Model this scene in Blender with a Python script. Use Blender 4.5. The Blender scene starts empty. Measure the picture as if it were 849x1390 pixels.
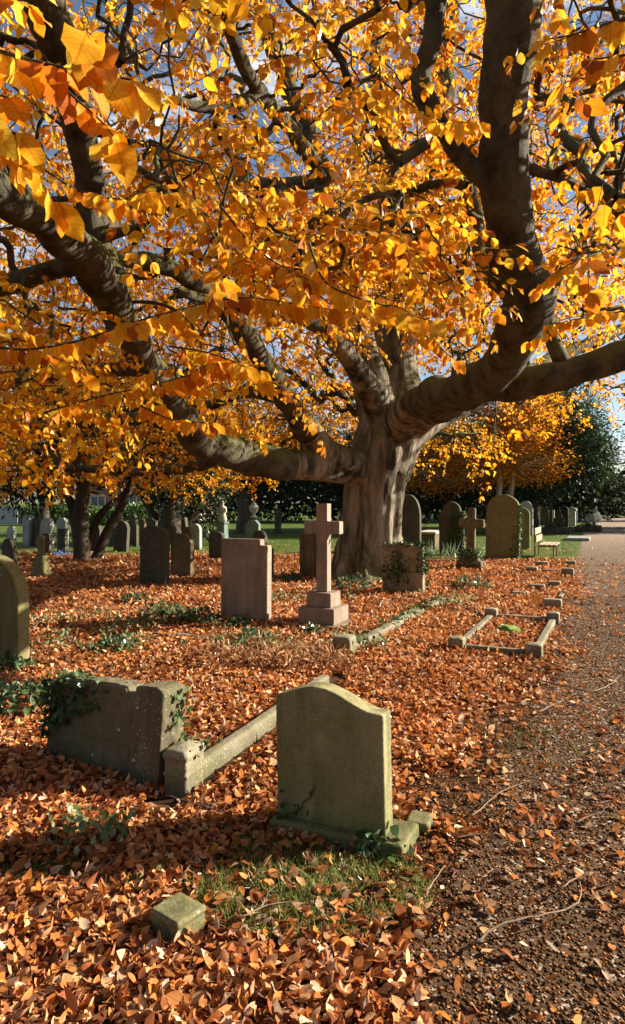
import bpy, bmesh, math, random
import numpy as np
from mathutils import Vector, Matrix, noise

rng = np.random.default_rng(11)
random.seed(5)
SC = bpy.context.scene
COL = SC.collection
R = math.radians

# ------------------------------------------------------------------ camera
F, HY, CX, CH = 900.0, 682.0, 424.5, 1.6
ROW = R(24.8)                       # the rows of graves and the path run this far to the right of straight ahead


def P(px, py, d):
    return np.array([(px - CX) / F * d, d, CH + (HY - py) / F * d])


def G(px, py):
    d = F * CH / (py - HY)
    return np.array([(px - CX) / F * d, d, 0.0])


cam = bpy.data.cameras.new('camera')
cam_o = bpy.data.objects.new('camera', cam)
COL.objects.link(cam_o)
cam_o.location = (0, 0, CH)
cam_o.rotation_euler = (R(90), 0, 0)
cam.sensor_fit = 'HORIZONTAL'
cam.sensor_width = 36
cam.lens = 36 * F / 849
cam.shift_y = -(695 - HY) / 849
cam.clip_start = 0.05
cam.clip_end = 2000
SC.camera = cam_o

# ------------------------------------------------------------------ helpers: tags, meshes


def tag(o, label=None, cat=None, group=None, kind=None):
    if label: o['label'] = label
    if cat: o['category'] = cat
    if group: o['group'] = group
    if kind: o['kind'] = kind
    return o


def empty(name, loc, rz=0.0):
    o = bpy.data.objects.new(name, None)
    COL.objects.link(o)
    o.location = loc
    o.rotation_euler = (0, 0, rz)
    o.empty_display_size = 0.1
    return o


def np_mesh(name, V, faces, mat, parent=None, tint=None, uv=None, smooth=True, loc=None, rz=0.0):
    """V (n,3); faces: list of int arrays (m,k)."""
    V = np.asarray(V, dtype=np.float32)
    me = bpy.data.meshes.new(name)
    me.vertices.add(len(V))
    me.vertices.foreach_set('co', V.ravel())
    faces = [np.asarray(f, dtype=np.int32) for f in faces if len(f)]
    loops = np.concatenate([f.ravel() for f in faces])
    tot = np.concatenate([np.full(len(f), f.shape[1], dtype=np.int32) for f in faces])
    start = np.concatenate([[0], np.cumsum(tot)[:-1]]).astype(np.int32)
    me.loops.add(len(loops))
    me.loops.foreach_set('vertex_index', loops)
    me.polygons.add(len(tot))
    me.polygons.foreach_set('loop_start', start)
    me.polygons.foreach_set('loop_total', tot)
    if smooth:
        me.polygons.foreach_set('use_smooth', np.ones(len(tot), dtype=bool))
    if tint is not None:
        a = me.attributes.new('tint', 'FLOAT_COLOR', 'POINT')
        c = np.ones((len(V), 4), dtype=np.float32)
        c[:, :3] = tint
        a.data.foreach_set('color', c.ravel())
    if uv is not None:
        a = me.attributes.new('leafuv', 'FLOAT_VECTOR', 'POINT')
        c = np.zeros((len(V), 3), dtype=np.float32)
        c[:, :2] = uv
        a.data.foreach_set('vector', c.ravel())
    me.update(calc_edges=True)
    me.validate()
    if mat: me.materials.append(mat)
    o = bpy.data.objects.new(name, me)
    COL.objects.link(o)
    if parent is not None: o.parent = parent
    if loc is not None:
        o.location = loc
        o.rotation_euler = (0, 0, rz)
    return o


def bm_obj(name, bm, mat, parent=None, loc=None, rz=0.0, smooth_angle=35):
    bmesh.ops.recalc_face_normals(bm, faces=bm.faces)
    me = bpy.data.meshes.new(name)
    bm.to_mesh(me)
    bm.free()
    if mat: me.materials.append(mat)
    me.polygons.foreach_set('use_smooth', np.ones(len(me.polygons), dtype=bool))
    me.set_sharp_from_angle(angle=R(smooth_angle))
    o = bpy.data.objects.new(name, me)
    COL.objects.link(o)
    if parent is not None: o.parent = parent
    if loc is not None:
        o.location = loc
        o.rotation_euler = (0, 0, rz)
    return o


def box_into(bm, cx, cy, z0, sx, sy, sz, bevel=0.006, taper=1.0, seg=2, cap=0.0):
    b2 = bmesh.new()
    h = [(-.5, -.5), (.5, -.5), (.5, .5), (-.5, .5)]
    lo = [b2.verts.new((cx + a * sx, cy + b * sy, z0)) for a, b in h]
    hi = [b2.verts.new((cx + a * sx * taper, cy + b * sy * taper, z0 + sz)) for a, b in h]
    b2.faces.new(lo[::-1])
    for i in range(4):
        b2.faces.new((lo[i], lo[(i + 1) % 4], hi[(i + 1) % 4], hi[i]))
    if cap > 0:
        ap = b2.verts.new((cx, cy, z0 + sz + cap))
        for i in range(4):
            b2.faces.new((hi[i], hi[(i + 1) % 4], ap))
    else:
        b2.faces.new(hi)
    if bevel > 0:
        bmesh.ops.bevel(b2, geom=list(b2.edges), offset=bevel, segments=seg, affect='EDGES', clamp_overlap=True)
    me = bpy.data.meshes.new('tmp')
    b2.to_mesh(me); b2.free()
    bm.from_mesh(me)
    bpy.data.meshes.remove(me)


def box_obj(name, mat, parent, cx, cy, z0, sx, sy, sz, **k):
    bm = bmesh.new()
    box_into(bm, cx, cy, z0, sx, sy, sz, **k)
    return bm_obj(name, bm, mat, parent)


_tex = {}


def worn(o, voxel=0.01, amp=0.006, size=0.06):
    """soften and pit a stone the way weather does"""
    m = o.modifiers.new('wear', 'REMESH')
    m.mode = 'VOXEL'
    m.voxel_size = voxel
    m.use_smooth_shade = True
    key = round(size, 3)
    if key not in _tex:
        t = bpy.data.textures.new('wear', 'CLOUDS')
        t.noise_scale = size
        t.noise_depth = 3
        _tex[key] = t
    d = o.modifiers.new('pits', 'DISPLACE')
    d.texture = _tex[key]
    d.strength = amp
    d.mid_level = 0.5
    d.texture_coords = 'LOCAL'
    return o


def tube(pts, rad, sides, wob=0.0, seed=0.0, close=True):
    """swept tube; returns V, quads"""
    pts = np.asarray(pts, float)
    rad = np.asarray(rad, float)
    n = len(pts)
    t = np.gradient(pts, axis=0)
    t /= np.linalg.norm(t, axis=1)[:, None] + 1e-9
    ref = np.array([0, 0, 1.0]) if abs(t[0, 2]) < 0.9 else np.array([1.0, 0, 0])
    u = np.zeros_like(pts)
    a = ref - t[0] * ref.dot(t[0])
    u[0] = a / np.linalg.norm(a)
    for i in range(1, n):
        a = u[i - 1] - t[i] * u[i - 1].dot(t[i])
        u[i] = a / (np.linalg.norm(a) + 1e-9)
    v = np.cross(t, u)
    ang = np.linspace(0, 2 * math.pi, sides, endpoint=False)
    rr = np.repeat(rad[:, None], sides, 1)
    if wob > 0:
        for i in range(n):
            for j in range(sides):
                q = pts[i] + (u[i] * math.cos(ang[j]) + v[i] * math.sin(ang[j])) * rad[i]
                rr[i, j] *= 1 + wob * noise.noise(Vector((q[0] * 2.2 + seed, q[1] * 2.2, q[2] * 2.2))) \
                    + wob * .5 * noise.noise(Vector((q[0] * 6 + seed, q[1] * 6, q[2] * 6)))
    V = pts[:, None, :] + rr[..., None] * (u[:, None, :] * np.cos(ang)[None, :, None] + v[:, None, :] * np.sin(ang)[None, :, None])
    V = V.reshape(-1, 3)
    i = np.arange(n - 1)[:, None]
    j = np.arange(sides)[None, :]
    q = np.stack([i * sides + j, i * sides + (j + 1) % sides, (i + 1) * sides + (j + 1) % sides, (i + 1) * sides + j], -1).reshape(-1, 4)
    tri = np.zeros((0, 3), int)
    if close:
        V = np.vstack([V, pts[0], pts[-1]])
        a, b = len(V) - 2, len(V) - 1
        jj = np.arange(sides)
        tri = np.vstack([np.stack([np.full(sides, a), (jj + 1) % sides, jj], -1),
                         np.stack([np.full(sides, b), (n - 1) * sides + jj, (n - 1) * sides + (jj + 1) % sides], -1)])
    return V, q, tri


class Acc:
    def __init__(s): s.V, s.Q, s.T, s.C, s.n = [], [], [], [], 0
    def add(s, V, q, t=None, c=None):
        s.V.append(V)
        if len(q): s.Q.append(np.asarray(q) + s.n)
        if t is not None and len(t): s.T.append(np.asarray(t) + s.n)
        if c is not None: s.C.append(np.broadcast_to(c, (len(V), 3)))
        s.n += len(V)
    def build(s, name, mat, parent=None, smooth=True, loc=None, rz=0.0):
        f = []
        if s.Q: f.append(np.vstack(s.Q))
        if s.T: f.append(np.vstack(s.T))
        return np_mesh(name, np.vstack(s.V), f, mat, parent, tint=np.vstack(s.C) if s.C else None, smooth=smooth, loc=loc, rz=rz)


def spline(pts, step=0.2):
    """Catmull-Rom through rows of any width, resampled on the first three columns"""
    p = np.asarray(pts, float)
    p = np.vstack([2 * p[0] - p[1], p, 2 * p[-1] - p[-2]])
    out = []
    for i in range(1, len(p) - 2):
        n = max(2, int(np.linalg.norm(p[i + 1, :3] - p[i, :3]) / step) + 1)
        for t in np.linspace(0, 1, n, endpoint=False):
            a, b, c, d = p[i - 1], p[i], p[i + 1], p[i + 2]
            out.append(.5 * (2 * b + (c - a) * t + (2 * a - 5 * b + 4 * c - d) * t * t + (3 * b - a - 3 * c + d) * t ** 3))
    out.append(p[-2])
    return np.array(out)


def unit(a):
    return a / (np.linalg.norm(a, axis=-1, keepdims=True) + 1e-9)


# leaves -----------------------------------------------------------------
HI_U = np.array([0, .2, .2, .2, .5, .5, .5, .8, .8, .8, 1.0])
HI_V = np.array([0, -.36, 0, .36, -.5, 0, .5, -.27, 0, .27, 0])
HI_Q = np.array([[1, 2, 5, 4], [2, 3, 6, 5], [4, 5, 8, 7], [5, 6, 9, 8]])
HI_T = np.array([[0, 2, 1], [0, 3, 2], [7, 8, 10], [8, 9, 10]])
_u = np.array([0, .10, .22, .36, .5, .64, .77, .88, 1.0])
_w = np.array([.02, .27, .42, .49, .5, .45, .34, .19, .005]) * (1 + .05 * np.sin(np.arange(9) * 2.6))
VH_U = np.repeat(_u, 5)
VH_V = (np.array([-1, -.5, 0, .5, 1])[None] * _w[:, None]).ravel()
_i = np.arange(8)[:, None]; _j = np.arange(4)[None]
VH_Q = np.stack([_i * 5 + _j, _i * 5 + _j + 1, (_i + 1) * 5 + _j + 1, (_i + 1) * 5 + _j], -1).reshape(-1, 4)
LO_U = np.array([0, .42, .5, .42, 1.0])
LO_V = np.array([0, -.5, 0, .5, 0])
LO_T = np.array([[0, 2, 1], [0, 3, 2], [1, 2, 4], [2, 3, 4]])


def leaves(name, pos, dirs, nor, size, tint, mat, parent=None, hi=False, width=.62, fold=.25, droop=.25, ripple=.06, loc=None, rz=0.0, fine=False):
    n = len(pos)
    D = unit(dirs)
    N = unit(nor - D * np.sum(nor * D, -1, keepdims=True))
    S = np.cross(D, N)
    U, W = (VH_U, VH_V) if fine else ((HI_U, HI_V) if hi else (LO_U, LO_V))
    k = len(U)
    wd = (np.broadcast_to(width, n) * rng.uniform(.85, 1.15, n))[:, None]
    fo = (np.broadcast_to(fold, n))[:, None] * rng.uniform(.2, 1.6, (n, 1))
    dr = (np.broadcast_to(droop, n))[:, None] * rng.uniform(-.3, 1.6, (n, 1))
    u = np.broadcast_to(U, (n, k))
    v = W[None] * wd
    if fine:
        ph = rng.uniform(0, 6.28, (n, 1))
        wave = ripple * 1.3 * np.sin(u * rng.uniform(7, 15, (n, 1)) + ph + np.sign(W) * .8) * np.abs(W) * 2
        wave = wave + .10 * np.sin(u * 3 + ph) * rng.uniform(-1, 1, (n, 1)) * W
        h = fo * np.abs(v) ** 1.5 * 1.6 - dr * u * u + wave + .006 * np.sin((u - np.abs(W) * .5) * 50) * np.abs(W)
    else:
        h = fo * np.abs(v) - dr * u * u + rng.normal(0, ripple, (n, k)) * (np.abs(W) > 0) * .8
    sz = np.broadcast_to(size, n)[:, None, None]
    V = pos[:, None] + sz * (u[..., None] * D[:, None] + v[..., None] * S[:, None] + h[..., None] * N[:, None])
    off = (np.arange(n) * k)[:, None, None]
    if fine:
        faces = [(VH_Q[None] + off).reshape(-1, 4)]
    else:
        faces = [((LO_T if not hi else HI_T)[None] + off).reshape(-1, 3)]
    if hi and not fine:
        faces.append((HI_Q[None] + off).reshape(-1, 4))
    uv = np.stack([u, np.broadcast_to(W * 2, (n, k))], -1).reshape(-1, 2)
    c = np.repeat(tint, k, 0)
    return np_mesh(name, V.reshape(-1, 3), faces, mat, parent, tint=c, uv=uv, smooth=hi or fine, loc=loc, rz=rz)


# ------------------------------------------------------------------ materials
def new_mat(name):
    m = bpy.data.materials.new(name)
    m.use_nodes = True
    nt = m.node_tree
    return m, nt, nt.nodes, nt.links, nt.nodes['Principled BSDF'], nt.nodes['Material Output']


def nd(nt, typ, ins=None, **attrs):
    n = nt.nodes.new(typ)
    for k, v in attrs.items(): setattr(n, k, v)
    for k, v in (ins or {}).items():
        if isinstance(v, bpy.types.NodeSocket): nt.links.new(v, n.inputs[k])
        else: n.inputs[k].default_value = v
    return n


def mixc(nt, fac, a, b, mode='MIX'):
    n = nt.nodes.new('ShaderNodeMix')
    n.data_type = 'RGBA'
    n.blend_type = mode
    for idx, v in ((0, fac), (6, a), (7, b)):
        if isinstance(v, bpy.types.NodeSocket): nt.links.new(v, n.inputs[idx])
        elif idx == 0: n.inputs[0].default_value = v
        else: n.inputs[idx].default_value = (*v, 1)
    return n.outputs[2]


def ramp(nt, val, lo, hi):
    n = nd(nt, 'ShaderNodeMapRange', {'Value': val, 'From Min': lo, 'From Max': hi})
    n.clamp = True
    return n.outputs[0]


def noise_n(nt, vec, scale, detail=4, rough=.55):
    return nd(nt, 'ShaderNodeTexNoise', {'Vector': vec, 'Scale': scale, 'Detail': detail, 'Roughness': rough}).outputs[0]


def math_n(nt, op, a, b=0.0):
    n = nd(nt, 'ShaderNodeMath', operation=op)
    for i, v in enumerate((a, b)):
        if isinstance(v, bpy.types.NodeSocket): nt.links.new(v, n.inputs[i])
        else: n.inputs[i].default_value = v
    return n.outputs[0]


def obj_coords(nt):
    tc = nd(nt, 'ShaderNodeTexCoord')
    oi = nd(nt, 'ShaderNodeObjectInfo')
    add = nd(nt, 'ShaderNodeVectorMath', operation='ADD')
    nt.links.new(tc.outputs['Object'], add.inputs[0])
    sc = nd(nt, 'ShaderNodeVectorMath', operation='SCALE')
    comb = nd(nt, 'ShaderNodeCombineXYZ', {'X': oi.outputs['Random'], 'Y': oi.outputs['Random'], 'Z': 0.0})
    nt.links.new(comb.outputs[0], sc.inputs[0])
    sc.inputs['Scale'].default_value = 37.0
    nt.links.new(sc.outputs[0], add.inputs[1])
    return add.outputs[0]


def stone_mat(name, c1, c2, algae=(.10, .12, .03), algae_amt=.4, streak=.5, spots=.3, speck=.38, rough=.85, spot_col=(.55, .55, .48), scale=1.0):
    m, nt, N, L, B, O = new_mat(name)
    co = obj_coords(nt)
    big = noise_n(nt, co, 2.5 * scale, 5, .6)
    col = mixc(nt, ramp(nt, big, .40, .60), c1, c2)
    # rain streaks that run down the face
    mp = nd(nt, 'ShaderNodeMapping', {'Vector': co, 'Scale': (9, 9, .9)})
    st = noise_n(nt, mp.outputs[0], 1.0 * scale, 4, .6)
    col = mixc(nt, math_n(nt, 'MULTIPLY', ramp(nt, st, .46, .62), streak), col, tuple(x * .28 for x in c1))
    # algae film in soft patches and runs
    al = noise_n(nt, co, 3.3 * scale, 6, .65)
    mp2 = nd(nt, 'ShaderNodeMapping', {'Vector': co, 'Scale': (5, 5, 1.2), 'Location': (3, 7, 1)})
    al2 = noise_n(nt, mp2.outputs[0], 1.0, 3, .6)
    a = ramp(nt, math_n(nt, 'ADD', al, math_n(nt, 'MULTIPLY', al2, .7)), .98 - algae_amt * .3, 1.12 - algae_amt * .3)
    col = mixc(nt, math_n(nt, 'MULTIPLY', a, .8), col, algae)
    # grain
    gr = noise_n(nt, co, 90, 3, .7)
    col = mixc(nt, speck, col, mixc(nt, ramp(nt, gr, .3, .7), tuple(x * .45 for x in c1), tuple(min(1, x * 1.6) for x in c2)))
    # lichen discs
    vo = nd(nt, 'ShaderNodeTexVoronoi', {'Vector': co, 'Scale': 14 * scale, 'Randomness': 1.0})
    wob = noise_n(nt, co, 40, 3, .6)
    dsk = ramp(nt, math_n(nt, 'ADD', vo.outputs['Distance'], math_n(nt, 'MULTIPLY', wob, .25)), .27, .22)
    pick = ramp(nt, nd(nt, 'ShaderNodeSeparateColor', {'Color': vo.outputs['Color']}).outputs[0], 1 - spots, 1 - spots + .05)
    col = mixc(nt, math_n(nt, 'MULTIPLY', math_n(nt, 'MULTIPLY', dsk, pick), .75), col, spot_col)
    oz = nd(nt, 'ShaderNodeSeparateXYZ', {'Vector': co}).outputs[2]
    ft = ramp(nt, math_n(nt, 'ADD', oz, math_n(nt, 'MULTIPLY', big, .25)), .26, .10)
    col = mixc(nt, math_n(nt, 'MULTIPLY', ft, .6), col, tuple(x * .4 for x in algae))
    v2 = nd(nt, 'ShaderNodeTexVoronoi', {'Vector': co, 'Scale': 60.0 * scale})
    p2 = ramp(nt, nd(nt, 'ShaderNodeSeparateColor', {'Color': v2.outputs['Color']}).outputs[1], .86, .88)
    d2 = ramp(nt, v2.outputs['Distance'], .34, .22)
    col = mixc(nt, math_n(nt, 'MULTIPLY', math_n(nt, 'MULTIPLY', d2, p2), .6), col, tuple(x * .8 for x in spot_col))
    L.new(col, B.inputs['Base Color'])
    B.inputs['Roughness'].default_value = rough
    B.inputs['Specular IOR Level'].default_value = .25
    hgt = math_n(nt, 'ADD', math_n(nt, 'MULTIPLY', gr, .5), math_n(nt, 'MULTIPLY', noise_n(nt, co, 22, 5, .7), 1.0))
    bp = nd(nt, 'ShaderNodeBump', {'Height': hgt, 'Strength': .5, 'Distance': .006})
    L.new(bp.outputs[0], B.inputs['Normal'])
    return m


def granite_mat(name, base, dark, light, rough=.5):
    m, nt, N, L, B, O = new_mat(name)
    co = obj_coords(nt)
    v = nd(nt, 'ShaderNodeTexVoronoi', {'Vector': co, 'Scale': 190.0})
    s = nd(nt, 'ShaderNodeSeparateColor', {'Color': v.outputs['Color']})
    col = mixc(nt, ramp(nt, s.outputs[0], .5, .52), base, mixc(nt, ramp(nt, s.outputs[1], .45, .55), dark, light))
    big = noise_n(nt, co, 3, 5, .6)
    col = mixc(nt, math_n(nt, 'MULTIPLY', ramp(nt, big, .42, .62), .6), col, tuple(x * .55 for x in base))
    mp = nd(nt, 'ShaderNodeMapping', {'Vector': co, 'Scale': (10, 10, .8)})
    col = mixc(nt, math_n(nt, 'MULTIPLY', ramp(nt, noise_n(nt, mp.outputs[0], 1.0, 4, .6), .48, .64), .45), col, (.10, .085, .055))
    oz = nd(nt, 'ShaderNodeSeparateXYZ', {'Vector': co}).outputs[2]
    ft = ramp(nt, math_n(nt, 'ADD', oz, math_n(nt, 'MULTIPLY', noise_n(nt, co, 7, 4), .12)), .14, .04)
    col = mixc(nt, math_n(nt, 'MULTIPLY', ft, .55), col, (.075, .07, .035))
    L.new(col, B.inputs['Base Color'])
    B.inputs['Roughness'].default_value = rough
    bp = nd(nt, 'ShaderNodeBump', {'Height': noise_n(nt, co, 70, 3), 'Strength': .2, 'Distance': .002})
    L.new(bp.outputs[0], B.inputs['Normal'])
    return m


def leaf_mat(name, trans=.5, trans_gain=1.25, gloss=.08, rough=.45, veins=False, blotch=0.0):
    m, nt, N, L, B, O = new_mat(name)
    N.remove(B)
    at = nd(nt, 'ShaderNodeAttribute', attribute_name='tint')
    col = at.outputs['Color']
    if blotch > 0:
        ge = nd(nt, 'ShaderNodeNewGeometry')
        bl = noise_n(nt, ge.outputs['Position'], 45, 4, .65)
        col = mixc(nt, math_n(nt, 'MULTIPLY', ramp(nt, bl, .5, .75), blotch), col, (.16, .06, .02))
    if veins:
        uv = nd(nt, 'ShaderNodeAttribute', attribute_name='leafuv')
        s = nd(nt, 'ShaderNodeSeparateXYZ', {'Vector': uv.outputs['Vector']})
        av = math_n(nt, 'ABSOLUTE', s.outputs[1])
        ph = math_n(nt, 'MULTIPLY', math_n(nt, 'SUBTRACT', s.outputs[0], math_n(nt, 'MULTIPLY', av, .22)), 52.0)
        w = ramp(nt, math_n(nt, 'SINE', ph), .75, 1.0)
        mid = ramp(nt, av, .09, .03)
        vv = math_n(nt, 'MAXIMUM', math_n(nt, 'MULTIPLY', w, .85), mid)
        col = mixc(nt, math_n(nt, 'MULTIPLY', vv, .55), col, mixc(nt, 1.0, col, (.5, .38, .35), 'MULTIPLY'))
    d = nd(nt, 'ShaderNodeBsdfDiffuse', {'Color': col})
    tcol = nd(nt, 'ShaderNodeMix', data_type='RGBA', blend_type='MULTIPLY')
    tcol.inputs[0].default_value = 1
    L.new(col, tcol.inputs[6])
    tcol.inputs[7].default_value = (trans_gain, trans_gain, trans_gain, 1)
    t = nd(nt, 'ShaderNodeBsdfTranslucent', {'Color': tcol.outputs[2]})
    mx = nd(nt, 'ShaderNodeMixShader', {0: trans, 1: d.outputs[0], 2: t.outputs[0]})
    g = nd(nt, 'ShaderNodeBsdfGlossy', {'Color': (1, 1, 1, 1), 'Roughness': rough})
    lw = nd(nt, 'ShaderNodeFresnel', {'IOR': 1.4})
    mg = nd(nt, 'ShaderNodeMixShader', {0: math_n(nt, 'MULTIPLY', lw.outputs[0], gloss * 3), 1: mx.outputs[0], 2: g.outputs[0]})
    L.new(mg.outputs[0], O.inputs['Surface'])
    return m


def bark_mat(name, c1, c2, moss, moss_amt=.6, stretch=.25, rough_amt=1.0):
    m, nt, N, L, B, O = new_mat(name)
    tc = nd(nt, 'ShaderNodeTexCoord')
    co = tc.outputs['Object']
    mp = nd(nt, 'ShaderNodeMapping', {'Vector': co, 'Scale': (1, 1, stretch)})
    n1 = noise_n(nt, mp.outputs[0], 4, 6, .65)
    col = mixc(nt, ramp(nt, n1, .40, .60), c1, c2)
    n2 = noise_n(nt, mp.outputs[0], 22, 5, .7)
    col = mixc(nt, math_n(nt, 'MULTIPLY', ramp(nt, n2, .55, .75), .6), col, tuple(x * .35 for x in c1))
    ge = nd(nt, 'ShaderNodeNewGeometry')
    nz = nd(nt, 'ShaderNodeSeparateXYZ', {'Vector': ge.outputs['Normal']}).outputs[2]
    ms = noise_n(nt, co, 3.2, 5, .65)
    f = ramp(nt, math_n(nt, 'ADD', math_n(nt, 'MULTIPLY', nz, .35), ms), .62 - moss_amt * .25, .92 - moss_amt * .25)
    col = mixc(nt, math_n(nt, 'MULTIPLY', f, .85), col, moss)
    L.new(col, B.inputs['Base Color'])
    B.inputs['Roughness'].default_value = .85
    B.inputs['Specular IOR Level'].default_value = .2
    n3 = noise_n(nt, co, 48, 4, .7)
    n4 = math_n(nt, 'MULTIPLY', n3, .5)
    bp = nd(nt, 'ShaderNodeBump', {'Height': math_n(nt, 'ADD', n4, math_n(nt, 'ADD', n2, math_n(nt, 'MULTIPLY', n1, 1.5))), 'Strength': .85, 'Distance': .035 * rough_amt})
    L.new(bp.outputs[0], B.inputs['Normal'])
    return m


def plain_mat(name, col, rough=.8, var=.25, scale=8, bump=.0):
    m, nt, N, L, B, O = new_mat(name)
    co = obj_coords(nt)
    n = noise_n(nt, co, scale, 5, .65)
    L.new(mixc(nt, ramp(nt, n, .3, .7), tuple(c * (1 - var) for c in col), tuple(min(1, c * (1 + var)) for c in col)), B.inputs['Base Color'])
    B.inputs['Roughness'].default_value = rough
    if bump:
        bp = nd(nt, 'ShaderNodeBump', {'Height': n, 'Strength': bump, 'Distance': .01})
        L.new(bp.outputs[0], B.inputs['Normal'])
    return m


M = {}
M['sand'] = stone_mat('sandstone', (.165, .148, .068), (.275, .25, .12), algae=(.105, .112, .022), algae_amt=.55, streak=.85, spots=.22, spot_col=(.40, .39, .30))
M['slab'] = stone_mat('weathered_slab', (.085, .07, .042), (.165, .138, .08), algae=(.08, .085, .03), algae_amt=.4, streak=.6, spots=.35, spot_col=(.62, .6, .52))
M['dark'] = stone_mat('dark_stone', (.045, .04, .03), (.085, .075, .055), algae=(.04, .055, .012), algae_amt=.5, streak=.6, spots=.15)
M['brown'] = stone_mat('brown_stone', (.095, .065, .035), (.165, .115, .06), algae=(.065, .065, .015), algae_amt=.45, streak=.7, spots=.2)
M['mossy'] = stone_mat('mossy_stone', (.12, .105, .05), (.21, .185, .08), algae=(.12, .115, .022), algae_amt=.75, streak=.6, spots=.25)
M['pale'] = stone_mat('pale_stone', (.42, .38, .30), (.55, .50, .40), algae=(.25, .24, .12), algae_amt=.25, streak=.4, spots=.2)
M['grey'] = stone_mat('grey_stone', (.22, .22, .20), (.34, .34, .31), algae=(.14, .15, .08), algae_amt=.3, streak=.4, spots=.2)
M['green'] = stone_mat('green_stained_stone', (.09, .135, .11), (.15, .20, .17), algae=(.10, .17, .12), algae_amt=.5, streak=.5, spots=.1)
M['white'] = stone_mat('white_marble', (.66, .66, .65), (.78, .78, .76), algae=(.5, .5, .45), algae_amt=.15, streak=.15, spots=.05, speck=.05, rough=.5)
M['pink'] = granite_mat('pink_granite', (.27, .195, .135), (.15, .105, .075), (.40, .30, .22), .6)
M['kerb'] = stone_mat('kerb_stone', (.17, .145, .095), (.28, .245, .17), algae=(.12, .12, .04), algae_amt=.5, streak=.3, spots=.3)
M['bark'] = bark_mat('beech_bark', (.045, .032, .02), (.36, .30, .21), (.13, .13, .034), .42, .16, 1.6)
M['bark_limb'] = bark_mat('beech_limb_bark', (.045, .039, .026), (.135, .115, .072), (.13, .135, .03), .7, .8, 1.5)
M['bark_dark'] = bark_mat('dark_bark', (.05, .04, .03), (.09, .07, .05), (.05, .055, .02), .4)
M['bark_pale'] = bark_mat('pale_bark', (.25, .22, .15), (.4, .36, .26), (.2, .22, .08), .5)
M['leaf'] = leaf_mat('autumn_leaf', .5, 1.1, .02, .55)
M['leaf_near'] = leaf_mat('autumn_leaf_veined', .5, 1.1, .03, .5, veins=True, blotch=.35)
M['litter'] = leaf_mat('fallen_leaf', .25, 1.1, .02, .6, veins=True, blotch=.4)
M['ivy'] = leaf_mat('ivy_leaf', .2, 1.2, .07, .42)
M['yew'] = leaf_mat('evergreen_leaf', .2, 1.1, .05, .5)
M['blade'] = leaf_mat('grass_blade', .35, 1.2, .05, .45)
M['grit'] = leaf_mat('grit', .0, 1.0, .0, .6)
M['twig'] = plain_mat('dry_twig', (.20, .135, .085), .8, .4, 12, .3)
M['wood'] = plain_mat('bench_wood', (.33, .25, .15), .7, .25, 14, .2)
M['iron'] = plain_mat('dark_iron', (.03, .03, .03), .5, .2)
M['fence'] = plain_mat('grey_fence_wood', (.33, .34, .36), .8, .2, 10)
M['moss'] = plain_mat('bright_moss', (.12, .19, .02), .95, .4, 40, .8)
M['paint'] = plain_mat('white_paint', (.7, .7, .7), .5, .05)
M['glass'] = plain_mat('dark_glass', (.05, .06, .07), .1, .1)
M['tile'] = plain_mat('roof_tile', (.22, .09, .06), .8, .3, 6)


def brick_mat():
    m, nt, N, L, B, O = new_mat('red_brick')
    tc = nd(nt, 'ShaderNodeTexCoord')
    sw = nd(nt, 'ShaderNodeSeparateXYZ', {'Vector': tc.outputs['Object']})
    cb = nd(nt, 'ShaderNodeCombineXYZ', {'X': math_n(nt, 'ADD', sw.outputs[0], sw.outputs[1]), 'Y': sw.outputs[2]})
    b = nd(nt, 'ShaderNodeTexBrick', {'Vector': cb.outputs[0], 'Color1': (.32, .12, .07, 1), 'Color2': (.22, .08, .05, 1), 'Mortar': (.35, .3, .25, 1), 'Scale': 4.4})
    L.new(b.outputs[0], B.inputs['Base Color'])
    B.inputs['Roughness'].default_value = .85
    return m


M['brick'] = brick_mat()

# ------------------------------------------------------------------ light
SUN_AZ, SUN_EL = R(15), R(24)       # azimuth from +X towards +Y
sdir = Vector((math.cos(SUN_EL) * math.cos(SUN_AZ), math.cos(SUN_EL) * math.sin(SUN_AZ), math.sin(SUN_EL)))
sl = bpy.data.lights.new('sun', 'SUN')
sl.energy = 5.0
sl.angle = R(.5)
sl.color = (1.0, .90, .74)
so = bpy.data.objects.new('sun', sl)
COL.objects.link(so)
so.rotation_euler = (-sdir).to_track_quat('-Z', 'Y').to_euler()
so.location = (30, 10, 20)

W = bpy.data.worlds.new('World')
SC.world = W
W.use_nodes = True
wt = W.node_tree
bg = wt.nodes['Background']
sky = nd(wt, 'ShaderNodeTexSky', sky_type='NISHITA', sun_disc=False, sun_elevation=SUN_EL, sun_rotation=math.atan2(sdir.x, sdir.y), altitude=50, air_density=1.0, dust_density=.6, ozone_density=2.0)
wtc = nd(wt, 'ShaderNodeTexCoord')
wmp = nd(wt, 'ShaderNodeMapping', {'Vector': wtc.outputs['Generated'], 'Scale': (1, 1, 2.4), 'Location': (.3, .2, .1)})
cl = noise_n(wt, wmp.outputs[0], 3.2, 8, .58)
cloud = mixc(wt, ramp(wt, cl, .46, .62), (5.0, 5.6, 6.8), (7.4, 7.6, 8.0))
wt.links.new(mixc(wt, ramp(wt, cl, .52, .64), sky.outputs[0], cloud), bg.inputs[0])
bg.inputs[1].default_value = .05

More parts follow.
